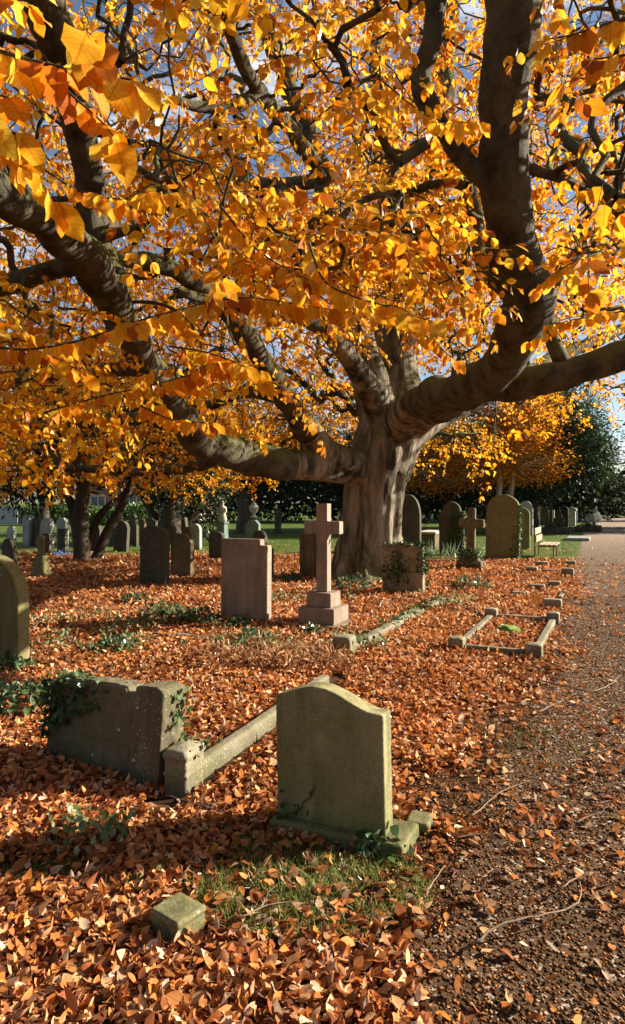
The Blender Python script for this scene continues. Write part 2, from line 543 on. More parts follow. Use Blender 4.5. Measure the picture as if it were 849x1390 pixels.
SC.render.engine = 'CYCLES'
SC.view_settings.view_transform = 'Standard'
SC.view_settings.look = 'None'
SC.view_settings.exposure = 1.6
SC.view_settings.gamma = 1
SC.view_settings.use_curve_mapping = False
SC.cycles.use_denoising = True
SC.cycles.max_bounces = 8
SC.cycles.diffuse_bounces = 3
SC.cycles.glossy_bounces = 2
SC.cycles.transmission_bounces = 4
SC.cycles.caustics_reflective = False
SC.cycles.caustics_refractive = False
SC.cycles.sample_clamp_indirect = 6

# ------------------------------------------------------------------ ground and path


def path_edge(y):
    """x of the path's edge at depth y"""
    y = np.asarray(y, float)
    return np.where(y < 6, .42 * y - .62 + .22 * np.clip((y - 2.5) / 3.5, 0, 1), .42 * y - .40)


def n2(x, y, s, seed=0.0):
    return (np.sin(x * s * 1.3 + seed + 1.7 * np.sin(y * s * .9 + seed)) + np.sin(y * s * 1.1 + 2 * seed + 1.3 * np.sin(x * s * 1.7 - seed)) +
            .6 * np.sin((x + y) * s * 2.3 + seed * 3) + .5 * np.sin((x - y) * s * 3.1 + seed)) / 3.1


def litter_far(x):
    return np.where(x > 2.5, 18.5, 20.5)


def ground_mat():
    m, nt, N, L, B, O = new_mat('ground')
    ge = nd(nt, 'ShaderNodeNewGeometry')
    pos = ge.outputs['Position']
    s = nd(nt, 'ShaderNodeSeparateXYZ', {'Vector': pos})
    wob = noise_n(nt, pos, .7, 5, .6)
    # soil and rotted leaves
    v = nd(nt, 'ShaderNodeTexVoronoi', {'Vector': pos, 'Scale': 17.0})
    vc = nd(nt, 'ShaderNodeSeparateColor', {'Color': v.outputs['Color']})
    lit = mixc(nt, vc.outputs[0], (.10, .035, .014), (.36, .13, .04))
    lit = mixc(nt, ramp(nt, vc.outputs[1], .8, .85), lit, (.45, .26, .12))
    lit = mixc(nt, ramp(nt, noise_n(nt, pos, 60, 3), .5, .7), lit, (.04, .022, .012))
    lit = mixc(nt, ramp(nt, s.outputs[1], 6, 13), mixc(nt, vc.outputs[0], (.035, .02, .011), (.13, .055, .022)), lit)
    # grass beyond the leaves
    gn = noise_n(nt, pos, 1.3, 6, .65)
    gf = noise_n(nt, pos, 30, 4, .7)
    gr = mixc(nt, ramp(nt, gn, .35, .65), (.055, .088, .014), (.11, .15, .024))
    gr = mixc(nt, math_n(nt, 'MULTIPLY', ramp(nt, gf, .45, .65), .5), gr, (.05, .06, .015))
    lim = ramp(nt, s.outputs[0], 2.2, 2.8)
    far = math_n(nt, 'SUBTRACT', 20.5, math_n(nt, 'MULTIPLY', lim, 2.0))
    d = math_n(nt, 'SUBTRACT', math_n(nt, 'ADD', s.outputs[1], math_n(nt, 'MULTIPLY', wob, 5.0)), math_n(nt, 'ADD', far, 2.5))
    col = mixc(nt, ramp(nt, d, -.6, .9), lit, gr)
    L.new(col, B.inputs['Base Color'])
    B.inputs['Roughness'].default_value = .95
    B.inputs['Specular IOR Level'].default_value = .1
    h = math_n(nt, 'ADD', vc.outputs[2], noise_n(nt, pos, 35, 5, .7))
    bp = nd(nt, 'ShaderNodeBump', {'Height': h, 'Strength': .8, 'Distance': .03})
    L.new(bp.outputs[0], B.inputs['Normal'])
    return m


def path_mat():
    m, nt, N, L, B, O = new_mat('path_gravel')
    ge = nd(nt, 'ShaderNodeNewGeometry')
    pos = ge.outputs['Position']
    n1 = noise_n(nt, pos, 1.1, 6, .65)
    v = nd(nt, 'ShaderNodeTexVoronoi', {'Vector': pos, 'Scale': 55.0})
    vc = nd(nt, 'ShaderNodeSeparateColor', {'Color': v.outputs['Color']})
    base = mixc(nt, ramp(nt, n1, .3, .7), (.052, .027, .013), (.125, .068, .034))
    grit = mixc(nt, vc.outputs[0], (.035, .02, .011), (.20, .12, .065))
    col = mixc(nt, .45, base, grit)
    col = mixc(nt, ramp(nt, vc.outputs[1], .88, .92), col, (.42, .34, .26))
    s = nd(nt, 'ShaderNodeSeparateXYZ', {'Vector': pos})
    col = mixc(nt, math_n(nt, 'MULTIPLY', ramp(nt, s.outputs[1], 16, 34), .8), col, (.38, .28, .20))
    L.new(col, B.inputs['Base Color'])
    B.inputs['Roughness'].default_value = .95
    B.inputs['Specular IOR Level'].default_value = .15
    h = math_n(nt, 'ADD', math_n(nt, 'MULTIPLY', vc.outputs[2], .6), noise_n(nt, pos, 28, 6, .72))
    bp = nd(nt, 'ShaderNodeBump', {'Height': h, 'Strength': .9, 'Distance': .03})
    L.new(bp.outputs[0], B.inputs['Normal'])
    return m


g = np_mesh('ground', [(-400, -100, 0), (400, -100, 0), (400, 900, 0), (-400, 900, 0)], [np.array([[0, 1, 2, 3]])], ground_mat(), smooth=False)
tag(g, kind='structure')

ys = np.concatenate([np.arange(-6, 25, .12), np.arange(25, 78, .5)])
ed = path_edge(ys) + .16 * n2(ys, ys * 0, 3.1, 1) + .10 * n2(ys, ys, 9, 4) * np.clip(12 / np.maximum(ys, 1), .3, 1)
V = np.vstack([np.stack([ed, ys, np.full_like(ys, .004)], 1), np.stack([ed + 6.0, ys, np.full_like(ys, .004)], 1)])
k = len(ys)
i = np.arange(k - 1)
pth = np_mesh('path', V, [np.stack([i, k + i, k + i + 1, i + 1], 1)], path_mat(), smooth=False)
tag(pth, kind='structure')

FOOT = []       # footprints where no leaf may lie: (x, y, half along width, half along depth, rot)


def foot(x, y, hx, hy, rz):
    FOOT.append((x, y, hx, hy, rz))


# ------------------------------------------------------------------ headstones


def profile(kind, w, h):
    a = w / 2
    if kind == 'flat': return [(-a, 0), (a, 0), (a, h), (-a, h)]
    if kind == 'round':
        r = a
        return [(-a, 0), (a, 0)] + [(r * math.cos(t), h - r + r * math.sin(t)) for t in np.linspace(0, math.pi, 21)]
    if kind == 'segment':
        k = .22 * w
        return [(-a, 0), (a, 0)] + [(a * math.cos(t), h - k + k * math.sin(t)) for t in np.linspace(0, math.pi, 17)]
    if kind == 'gothic':
        k = min(w * .85, h * .6)
        t = np.linspace(0, 1, 10)
        right = [(a * math.cos(q * math.pi / 2) ** .85 if q < 1 else 0, h - k + k * math.sin(q * math.pi / 2 * .999)) for q in t]
        right[-1] = (0, h)
        return [(-a, 0), (a, 0)] + right + [(-x, z) for x, z in right[-2::-1]]
    if kind == 'ogee':
        b = .14 * w
        x = np.linspace(a, -a, 31)
        z = h - b + b * (.5 + .5 * np.cos(np.clip((x + .08 * w) / (a * .98), -1, 1) * math.pi)) ** .8
        z = z - .03 * w * (x / a)
        return [(-a, 0), (a, 0)] + list(zip(x, z))
    if kind == 'shoulder':
        r = a * .72
        return [(-a, 0), (a, 0), (a, h - r - .02), (r, h - r - .02)] + [(r * math.cos(t), h - r + r * math.sin(t)) for t in np.linspace(0, math.pi, 17)] + [(-r, h - r - .02), (-a, h - r - .02)]
    if kind == 'clip':
        return [(-a, 0), (a, 0), (a, h - .28 * w), (a * .45, h), (-a * .45, h), (-a, h - .28 * w)]
    if kind == 'bell':
        x = np.linspace(a, -a, 25)
        z = h * (.45 + .55 * np.exp(-(x / (a * .45)) ** 2))
        return [(-a, 0), (a, 0)] + list(zip(x, z))
    if kind == 'notch':
        return [(-a, 0), (a, 0), (a, h * .925), (a - .11, h * .925), (a - .11, h), (-a, h)]
    if kind == 'step':
        return [(-a, 0), (a, 0), (a, h * .62), (a * .62, h * .62), (a * .62, h * .85), (a * .3, h * .85), (a * .3, h), (-a * .3, h), (-a * .3, h * .85), (-a * .62, h * .85), (-a * .62, h * .62), (-a, h * .62)]


def prism(bm, prof, t, bevel=.008, y0=0.0, sink=.06):
    b2 = bmesh.new()
    pts = [(x, z if z > 0 else -sink) for x, z in prof]
    vs = [b2.verts.new((x, y0 - t / 2, z)) for x, z in pts]
    f = b2.faces.new(vs)
    r = bmesh.ops.extrude_face_region(b2, geom=[f])
    nv = [e for e in r['geom'] if isinstance(e, bmesh.types.BMVert)]
    bmesh.ops.translate(b2, verts=nv, vec=(0, t, 0))
    bmesh.ops.recalc_face_normals(b2, faces=b2.faces)
    if bevel:
        ed = [e for e in b2.edges if len(e.link_faces) == 2 and e.calc_face_angle(0) > 1.0]
        bmesh.ops.bevel(b2, geom=ed, offset=bevel, segments=2, affect='EDGES', clamp_overlap=True)
    me = bpy.data.meshes.new('tmp')
    b2.to_mesh(me); b2.free()
    bm.from_mesh(me)
    bpy.data.meshes.remove(me)


def geo_from_px(xl, xr, base, top, t):
    d = F * CH / (base - HY)
    xc = (xl + xr) / 2
    phi = math.atan((xc - CX) / F)
    Wd = (xr - xl) * d / F
    w = max(.3, (Wd - t * abs(math.sin(ROW - phi))) / math.cos(ROW - phi))
    h = (base - top) * d / F
    c = np.array([(xc - CX) / F * d, d + t / 2 * math.cos(ROW), 0])
    return c, w, h


STONES = 'old headstones of the churchyard'


def headstone(xl, xr, base, top, kind, mat, label, t=.13, lean=(0, 0), yaw=0.0, group=STONES, name='headstone', cat='headstone', wear=None, plinth=None):
    c, w, h = geo_from_px(xl, xr, base, top, t)
    rz = -ROW + yaw
    root = empty(name, c, rz)
    root.rotation_euler = (R(lean[0]), R(lean[1]), rz)
    tag(root, label, cat, group)
    bm = bmesh.new()
    z0 = 0
    if plinth:
        box_obj('plinth', mat, root, 0, 0, -.05, w + plinth[0], t + plinth[1], plinth[2] + .05, bevel=.01)
        z0 = plinth[2]
    prism(bm, profile(kind, w, h - z0), t, sink=0.06 if not z0 else 0)
    if z0: bmesh.ops.translate(bm, verts=bm.verts, vec=(0, 0, z0 + .002))
    o = bm_obj('slab', bm, mat, root)
    if wear: worn(o, *wear)
    foot(c[0], c[1], w / 2, t / 2, rz)
    return root, w, h, t


# --- the near headstone with the curved top
cA, wA, hA = np.array([.105, 3.21, 0]), .565, .705
hA_root = empty('headstone', cA, -R(25.5))
hA_root.rotation_euler = (R(-1.0), R(-1.6), -R(25.5))
tag(hA_root, 'greenish sandstone headstone with gently curved top on a low plinth, nearest the camera', 'headstone', STONES)
bm = bmesh.new(); prism(bm, profile('ogee', wA, hA - .05), .115, bevel=.006, sink=0)
bmesh.ops.translate(bm, verts=bm.verts, vec=(0, 0, .05))
worn(bm_obj('slab', bm, M['sand'], hA_root), .006, .005, .05)
bm = bmesh.new(); box_into(bm, .04, .02, -.06, .685, .27, .115, bevel=.01)
worn(bm_obj('plinth', bm, M['sand'], hA_root), .008, .008, .05)
foot(cA[0] + .05, cA[1], .36, .14, -R(25.5))
st_ = Acc()
sx_, sz_ = .105, .285
pts_ = [(.025, 0.0), (.035, -.02), (.01, -.045), (.015, -.075), (-.025, -.11), (-.035, -.15), (-.075, -.19)]
v, q, t = tube(spline(np.array([(-.105 + a_, -.064, .235 + b_ * .75) for a_, b_ in pts_]), .012), np.full(len(spline(np.array([(-.105 + a_, -.064, .235 + b_ * .75) for a_, b_ in pts_]), .012)), .0028), 6, .5, 3); st_.add(v, q, t)
for a_, b_ in pts_[2::4]:
    v, q, t = tube([(-.105 + a_, -.064, .235 + b_ * .75), (-.105 + a_ + .012, -.066, .235 + b_ * .75 - .012)], [.007, .003], 6, .4, a_); st_.add(v, q, t)
st_.build('crack_tube', M['bark_dark'], hA_root)  # thin dark tube added to stand for the crack in the face
# small square stone against its far corner
c = G(572, 1128)
fs = empty('foot_stone', (c[0], c[1] + .05, 0), -R(20))
tag(fs, 'small flat greenish stone tile lying at the far corner of the curved headstone', 'stone')
worn(box_obj('tile', M['sand'], fs, 0, 0, -.03, .12, .14, .075, bevel=.008), .007, .006, .05)
foot(c[0], c[1] + .05, .06, .07, -R(20))

# --- the broken slab, its corner block and kerb
gB0 = G(60, 1026); gB1 = G(214, 1074)
vB = gB1 - gB0
angB = math.atan2(vB[1], vB[0])
wB = float(np.linalg.norm(vB))
cB = (gB0 + gB1) / 2
rootB = empty('broken_headstone', cB, angB)
rootB.rotation_euler = (R(-4), R(1.5), angB)
tag(rootB, 'broken low grey slab with a notched top and ivy spreading over one end', 'headstone', STONES)
bm = bmesh.new()
a = wB / 2
topz = [(a, .56), (a - .06, .568), (a - .13, .562), (a - .19, .558), (a - .235, .515), (a - .275, .50), (a - .30, .532), (a - .40, .538), (a - .46, .53), (a - .62, .522), (a - .70, .505), (-a + .10, .485), (-a + .05, .465), (-a, .455)]
prism(bm, [(-a, 0), (a, 0)] + topz, .16, bevel=.012, y0=.08)
worn(bm_obj('slab', bm, M['slab'], rootB), .0065, .014, .05)
bm = bmesh.new(); prism(bm, [(a - .225, 0), (a + .004, 0), (a + .006, .552), (a - .05, .574), (a - .14, .566), (a - .215, .556)], .20, bevel=.008, y0=.085)
worn(bm_obj('end_post', bm, M['slab'], rootB), .0065, .012, .05)
foot(cB[0], cB[1] + .08, a, .1, angB)

sB = empty('grave_surround', G(238, 1084), -R(22))
tag(sB, 'stone grave kerb with a chamfered corner block beside the broken slab', 'grave kerb')
bm = bmesh.new()
box_into(bm, -.02, .12, -.06, .145, .20, .26, bevel=.01)
box_into(bm, -.02, .12, .195, .165, .22, .045, bevel=.01, taper=.93, cap=.025)
box_into(bm, -.02, .12, .10, .155, .21, .02, bevel=.006)
worn(bm_obj('corner_block', bm, M['kerb'], sB), .008, .008, .06)
bm = bmesh.new(); box_into(bm, -.03, 1.30, -.06, .09, 2.1, .165, bevel=.012)
worn(bm_obj('kerb', bm, M['kerb'], sB), .012, .012, .12)
for q in (.14, .7, 1.3, 1.9, 2.4):
    foot(*(np.array([G(238, 1084)[0], G(238, 1084)[1]]) + q * np.array([math.sin(R(22)), math.cos(R(22))])), .10, .32, -R(22))

# --- small square stone in the leaves at the bottom
cE = G(240, 1277)
rE = empty('stone_block', (cE[0], cE[1] + .03, 0), -R(38))
tag(rE, 'small square greenish stone block with a chamfered cap lying on fallen leaves', 'stone block')
bm = bmesh.new()
box_into(bm, 0, 0, -.03, .145, .135, .11, bevel=.004)
box_into(bm, 0, 0, .082, .158, .148, .024, bevel=.006, taper=.96)
worn(bm_obj('block', bm, M['sand'], rE), .005, .004, .04)
foot(cE[0], cE[1] + .03, .075, .07, -R(38))

# --- pink granite cross on steps
cH = G(440, 852) + np.array([0, .22, 0])
rH = empty('granite_cross', cH, -ROW)
tag(rH, 'pink granite cross on a stepped base in front of the big beech trunk', 'stone cross')
box_obj('base_slab', M['pink'], rH, 0, 0, -.05, .66, .66, .09, bevel=.006)
box_obj('lower_step', M['pink'], rH, 0, 0, .042, .50, .50, .205, bevel=.006)
box_obj('upper_step', M['pink'], rH, 0, 0, .249, .345, .345, .185, bevel=.006, taper=.98)
bm = bmesh.new()
s, ar = .078, .25
prism(bm, [(-s, .436), (s, .436), (s, 1.19), (ar, 1.19), (ar, 1.355), (s, 1.355), (s, 1.585), (-s, 1.585), (-s, 1.355), (-ar, 1.355), (-ar, 1.19), (-s, 1.19)], .135, bevel=.005)
bm_obj('cross', bm, M['pink'], rH)
foot(cH[0], cH[1], .34, .34, -ROW)
# surround of the cross grave
c0 = G(474, 893)
sH = empty('grave_surround', c0, -ROW)
tag(sH, 'ivy grown stone kerb around the pink granite cross', 'grave kerb')
worn(box_obj('corner_block', M['kerb'], sH, -.09, .1, -.05, .2, .2, .25, bevel=.012, cap=.02), .01, .01, .06)
worn(box_obj('kerb', M['kerb'], sH, -.09, 1.62, -.05, .13, 2.8, .13, bevel=.012), .014, .012, .12)
worn(box_obj('kerb', M['kerb'], sH, -.07, 3.85, -.06, .13, .95, .12, bevel=.012), .014, .012, .12)
worn(box_obj('kerb', M['kerb'], sH, -1.25, .1, -.05, 2.1, .12, .10, bevel=.012), .014, .012, .12)
for q in np.arange(.1, 4.3, .5):
    foot(c0[0] + q * math.sin(ROW) - .08, c0[1] + q * math.cos(ROW), .08, .3, -ROW)

# --- stepped pink granite slab left of the cross
headstone(299, 368, 845, 732, 'notch', M['pink'], 'plain pink granite headstone with one stepped top corner', t=.13, lean=(-.5, 0), plinth=(.1, .1, .04))

# --- tomb with ivy at the foot of the trunk
M['tomb'] = stone_mat('stained_stone', (.17, .135, .075), (.27, .225, .13), algae=(.03, .03, .014), algae_amt=.45, streak=.5, spots=.2)
hJ = headstone(520, 578, 806, 739, 'flat', M['tomb'], 'squat stained flat topped headstone with ivy at the beech trunk foot', t=.16, wear=(.014, .02, .12))

# --- stone cross with ivy base
cK = G(641, 773)
rK = empty('stone_cross', (cK[0], cK[1] + .15, 0), -ROW)
rK.rotation_euler = (0, R(1.5), -ROW)
tag(rK, 'weathered brown stone cross on an ivy covered base', 'stone cross')
bm = bmesh.new(); s = .105
prism(bm, [(-s, .36), (s, .36), (s * .85, 1.0), (.30, 1.0), (.30, 1.2), (s * .85, 1.2), (s * .85, 1.47), (-s * .85, 1.47), (-s * .85, 1.2), (-.30, 1.2), (-.30, 1.0), (-s * .85, 1.0)], .17, bevel=.02)
bm_obj('cross', bm, M['brown'], rK)
bm = bmesh.new(); box_into(bm, 0, 0, -.05, .6, .5, .25, bevel=.02); box_into(bm, 0, 0, .2, .42, .36, .18, bevel=.02, taper=.8)
worn(bm_obj('base', bm, M['brown'], rK), .02, .02, .12)
foot(cK[0], cK[1] + .15, .3, .25, -ROW)

# --- other headstones: (xl, xr, base, top, profile, material, label, thickness, lean)
hF = headstone(-62, 31, 905, 753, 'round', M['mossy'], 'big round topped green mossy headstone beside ivy, cut by the frame', t=.15, wear=(.012, .01, .1))
hL = headstone(661, 707, 760, 671, 'round', M['mossy'], 'tall mossy round topped headstone with ivy up one edge, near the bench', t=.2, wear=(.02, .02, .2), lean=(0, 1))
hBig = headstone(188, 229, 795, 714, 'segment', M['dark'], 'large dark green headstone leaning slightly, with an uneven rounded top', t=.16, lean=(2, 2.5), wear=(.016, .014, .12))
headstone(231, 263, 784, 724, 'round', M['brown'], 'brown round topped headstone with a bright green edge, next to the large dark one', t=.15)
headstone(2, 22, 769, 731, 'gothic', M['dark'], 'dark pointed headstone just behind the big mossy round one', t=.14, lean=(1, -2))
headstone(8, 21, 745, 714, 'gothic', M['grey'], 'grey headstone whose sunlit tip shows above the dark pointed one', t=.13)
headstone(29, 45, 742, 699, 'round', M['grey'], 'tall slim grey round topped headstone with white sunlit edge, next to the grey fence', t=.26)
headstone(45, 54, 742, 704, 'flat', M['dark'], 'narrow dark flat headstone hidden beside the slim grey one', t=.14)
headstone(53, 72, 743, 703, 'gothic', M['grey'], 'grey pointed headstone with white sunlit edge behind a dark low one', t=.2, lean=(0, 1))
headstone(57, 69, 752, 724, 'segment', M['dark'], 'low dark headstone in front of the white edged pointed one', t=.12)
headstone(76, 92, 744, 703, 'clip', M['grey'], 'grey headstone with clipped corners behind a dark one with blue flowers', t=.16)
headstone(77, 91, 754, 718, 'flat', M['dark'], 'dark flat topped headstone with blue flowers at its foot', t=.13)
headstone(119, 138, 748, 711, 'round', M['dark'], 'dark round topped headstone between the stems of the yew', t=.14)
headstone(149, 158, 742, 712, 'segment', M['dark'], 'small narrow dark headstone with a pale top next to the yew stems', t=.14)
headstone(153, 174, 749, 707, 'round', M['dark'], 'dark round headstone leaning over, between the yew and the finial topped stone', t=.15, lean=(0, 4))
rt, w_, h_, t_ = headstone(173, 188, 742, 712, 'flat', M['dark'], 'dark block shaped headstone with a pointed finial on top', t=.16)
bm = bmesh.new(); prism(bm, profile('gothic', w_ * .78, .36), .14, sink=0); bmesh.ops.translate(bm, verts=bm.verts, vec=(0, 0, h_ + .003)); bm_obj('finial', bm, M['dark'], rt)
headstone(188, 197, 741, 704, 'gothic', M['brown'], 'slender brownish pointed headstone right behind the large dark one', t=.12)
headstone(194, 214, 740, 703, 'ogee', M['dark'], 'dark headstone with a curved white lit top peeping over the large dark one', t=.16)
headstone(244, 259, 746, 702, 'bell', M['dark'], 'dark headstone with a narrow raised top behind the brown round one', t=.16)
headstone(256, 274, 746, 711, 'round', M['grey'], 'grey round headstone with a pale sunlit rim beside the dark narrow topped one', t=.16)
headstone(283, 305, 760, 722, 'segment', M['dark'], 'low dark headstone beside the granite slab and under the statue', t=.16)
headstone(342, 363, 768, 720, 'round', M['dark'], 'small dark round headstone whose head shows over the granite slab', t=.15)
headstone(350, 372, 788, 742, 'segment', M['brown'], 'low brown headstone mostly hidden behind the granite slab', t=.14)
headstone(406, 431, 785, 723, 'flat', M['brown'], 'dark brown flat topped headstone behind the granite cross', t=.15, wear=(.02, .012, .1))
headstone(333, 354, 740, 706, 'clip', M['green'], 'green stained headstone with clipped corners under a pale urn', t=.18)
headstone(373, 382, 724, 690, 'round', M['dark'], 'small far dark headstone on the lawn behind the cross', t=.2)
headstone(536, 573, 748, 671, 'gothic', M['dark'], 'tall dark pointed headstone in deep shade close to the beech trunk', t=.2, wear=(.025, .02, .2))
hN = headstone(597, 632, 753, 681, 'shoulder', M['dark'], 'dark shouldered headstone with ivy behind the brown stone cross', t=.18, wear=(.025, .03, .2))
headstone(700, 721, 746, 689, 'round', M['mossy'], 'dark stained round headstone with a sunlit rim between the tall mossy one and the bench', t=.18, wear=(.02, .02, .2))
headstone(706, 725, 727, 680, 'gothic', M['grey'], 'tall dark grey pointed headstone rising behind the round rimmed one', t=.25)
headstone(730, 737, 712, 686, 'round', M['pale'], 'small cream headstone with round head, far behind the bench', t=.2)
headstone(735, 746, 713, 688, 'segment', M['brown'], 'yellow brown headstone next to the far dark cross', t=.25)
headstone(744, 748, 712, 692, 'flat', M['white'], 'narrow white stone pillar, hidden partly by the far dark cross', t=.15)
headstone(748, 753, 713, 692, 'flat', M['white'], 'narrow white stone pillar between the far dark cross and the bell shaped stone', t=.15)
headstone(753, 767, 716, 688, 'bell', M['brown'], 'bell shaped brown headstone with a tall thin top', t=.25)
headstone(762, 773, 715, 687, 'round', M['dark'], 'near black round headstone beside the tall sunlit pedestal tomb', t=.3)
headstone(780, 785, 709, 691, 'flat', M['white'], 'slim white stone just behind the tall sunlit pedestal tomb', t=.2)
headstone(784, 792, 708, 692, 'round', M['grey'], 'small grey round headstone far off between pedestal tomb and white steps', t=.3)
headstone(796, 808, 709, 697, 'round', M['grey'], 'wide low grey headstone next to the white stepped monument', t=.3)

# blue flowers at the dark stone
rt = empty('flower_bunch', G(83, 756))
tag(rt, 'bunch of pale blue flowers at the foot of a dark headstone', 'flowers')
n = 160
p = rng.normal(0, 1, (n, 3)) * [.14, .1, .07]; p[:, 2] = np.abs(p[:, 2]) + .03
leaves('petals', p, rng.normal(0, 1, (n, 3)), rng.normal(0, 1, (n, 3)) + [0, 0, 1], .07, np.tile([.35, .45, .75], (n, 1)) * rng.uniform(.7, 1.2, (n, 1)), M['blade'], rt)

# stepped stump of a cross, left
cS = G(52, 785); rS = empty('stepped_monument', cS + np.array([0, .15, 0]), -ROW + .1)
tag(rS, 'small dark stepped monument carrying a stubby broken cross', 'monument')
bm = bmesh.new()
box_into(bm, 0, 0, -.05, .36, .34, .16, bevel=.01, taper=.9)
box_into(bm, 0, 0, .11, .27, .26, .24, bevel=.01, taper=.96)
box_into(bm, 0, 0, .35, .2, .2, .12, bevel=.01)
worn(bm_obj('steps', bm, M['mossy'], rS), .012, .012, .08)
bm = bmesh.new()
box_into(bm, 0, 0, .47, .12, .12, .42, bevel=.008)
box_into(bm, -.02, 0, .70, .2, .10, .11, bevel=.008)
worn(bm_obj('cross', bm, M['mossy'], rS), .012, .012, .08)
foot(cS[0], cS[1] + .15, .18, .17, -ROW)


def lathe(name, prof, mat, parent, sides=20, sx=1.0, sy=1.0):
    p = np.array(prof)
    ang = np.linspace(0, 2 * math.pi, sides, endpoint=False)
    V = np.stack([p[:, :1] * np.cos(ang) * sx, p[:, :1] * np.sin(ang) * sy, np.repeat(p[:, 1:2], sides, 1)], -1).reshape(-1, 3)
    i = np.arange(len(p) - 1)[:, None]; j = np.arange(sides)[None]
    q = np.stack([i * sides + j, i * sides + (j + 1) % sides, (i + 1) * sides + (j + 1) % sides, (i + 1) * sides + j], -1).reshape(-1, 4)
    return np_mesh(name, V, [q], mat, parent)


# statue on its green pedestal
cT = G(302, 738)
rT = empty('statue', cT, -ROW)
tag(rT, 'pale robed statue on a green stained pedestal, standing in front of dark yews', 'statue')
bm = bmesh.new(); box_into(bm, 0, 0, -.05, .5, .46, .2, bevel=.02); box_into(bm, 0, 0, .15, .38, .34, .62, bevel=.02, taper=.88); box_into(bm, 0, 0, .77, .42, .38, .08, bevel=.02)
bm_obj('pedestal', bm, M['green'], rT)
rb = lathe('figure', [(.0, .85), (.17, .85), (.19, .95), (.15, 1.1), (.13, 1.22), (.165, 1.34), (.16, 1.42), (.075, 1.47), (.05, 1.5), (.07, 1.54), (.075, 1.6), (.05, 1.66), (.0, 1.67)], M['pale'], rT, sides=16, sy=.8)
acc = Acc()
for sgn in (-1, 1):
    v, q, t = tube([(sgn * .14, 0, 1.4), (sgn * .2, -.05, 1.24), (sgn * .06, -.17, 1.2)], [.045, .042, .03], 8); acc.add(v, q, t)
acc.build('arms', M['pale'], rT)
# urn monument behind
cU = G(345, 730); rU = empty('urn_monument', cU, -ROW)
tag(rU, 'pale stone urn on a slim pillar rising behind the clipped green headstone', 'monument')
box_obj('pillar', M['dark'], rU, 0, 0, -.05, .42, .42, .95, bevel=.02, taper=.8)
lathe('urn', [(.0, .9), (.16, .9), (.16, .96), (.07, 1.02), (.06, 1.08), (.17, 1.2), (.22, 1.36), (.20, 1.45), (.12, 1.48), (.14, 1.5), (.08, 1.58), (.03, 1.63), (.05, 1.68), (.0, 1.72)], M['pale'], rU)
# chest tomb between the dark stones
cC = G(586, 744); rC = empty('chest_tomb', cC, -ROW)
tag(rC, 'low brown box tomb between two dark tall headstones', 'tomb')
box_obj('chest', M['brown'], rC, 0, 0, -.05, .62, 1.5, .58, bevel=.015)
box_obj('lid', M['pale'], rC, 0, 0, .533, .72, 1.62, .07, bevel=.015)
# dark cross far right
cX = G(748, 719); rX = empty('dark_cross', cX, -ROW)
tag(rX, 'dark stone cross on a stepped base among pale far graves', 'stone cross')
bm = bmesh.new(); box_into(bm, 0, 0, -.05, .66, .6, .3, bevel=.02); box_into(bm, 0, 0, .25, .44, .4, .2, bevel=.02, taper=.7)
bm_obj('base', bm, M['dark'], rX)
bm = bmesh.new(); prism(bm, [(-.09, .45), (.09, .45), (.08, 1.15), (.24, 1.15), (.24, 1.3), (.08, 1.3), (.08, 1.6), (-.08, 1.6), (-.08, 1.3), (-.24, 1.3), (-.24, 1.15), (-.08, 1.15)], .15, bevel=.012)
bm_obj('cross', bm, M['dark'], rX)
# pedestal tomb with cornice
cP = G(776, 714); rP = empty('pedestal_tomb', cP, -ROW)
tag(rP, 'tall sunlit tan pedestal tomb with a curved cornice', 'tomb')
box_obj('shaft', M['pale'], rP, 0, 0, -.05, .55, .5, 1.1, bevel=.02)
bm = bmesh.new(); prism(bm, profile('segment', .74, .2), .62, sink=0); bmesh.ops.translate(bm, verts=bm.verts, vec=(0, 0, 1.052)); bm_obj('cornice', bm, M['pale'], rP)
# white stepped monument
cW = G(810, 709); rW = empty('white_monument', cW, -ROW)
tag(rW, 'white marble stepped monument with a small cross on top, beside the path', 'monument')
bm = bmesh.new(); prism(bm, profile('step', .85, .92), .3); bm_obj('steps', bm, M['white'], rW)
bm = bmesh.new(); prism(bm, [(-.03, .92), (.03, .92), (.03, 1.12), (.1, 1.12), (.1, 1.17), (.03, 1.17), (.03, 1.3), (-.03, 1.3), (-.03, 1.17), (-.1, 1.17), (-.1, 1.12), (-.03, 1.12)], .06, bevel=.004); bm_obj('cross', bm, M['white'], rW)


# --- grave kerbs on the right
def surround(loc, w, l, label, mat, kh=.07, bh=.14, back=True, front=True, sides=(1, 1), blocks=(1, 1, 1, 1), bs=.16, rz=-ROW, group='low kerbed graves beside the path'):
    r = empty('grave_surround', loc, rz)
    tag(r, label, 'grave kerb', group)
    def kb(cx, cy, sx, sy):
        worn(box_obj('kerb', mat, r, cx, cy, -.05, sx, sy, kh + .05, bevel=.01), .014, .012, .1)
        p = np.array([loc[0], loc[1]]) + np.array([cx * math.cos(rz) - cy * math.sin(rz), cx * math.sin(rz) + cy * math.cos(rz)])
        foot(p[0], p[1], sx / 2 - .01, sy / 2 - .01, rz)
    if front: kb(w / 2, 0, w - bs - .01, .085)
    if back: kb(w / 2, l, w - bs - .01, .085)
    if sides[0]: kb(0, l / 2, .085, l - bs - .01)
    if sides[1]: kb(w, l / 2, .085, l - bs - .01)
    for u, (cx, cy) in zip(blocks, ((0, 0), (w, 0), (w, l), (0, l))):
        if u: worn(box_obj('corner_block', mat, r, cx, cy, -.05, bs, bs, bh + .05, bevel=.01, cap=.018), .01, .008, .06)
    return r


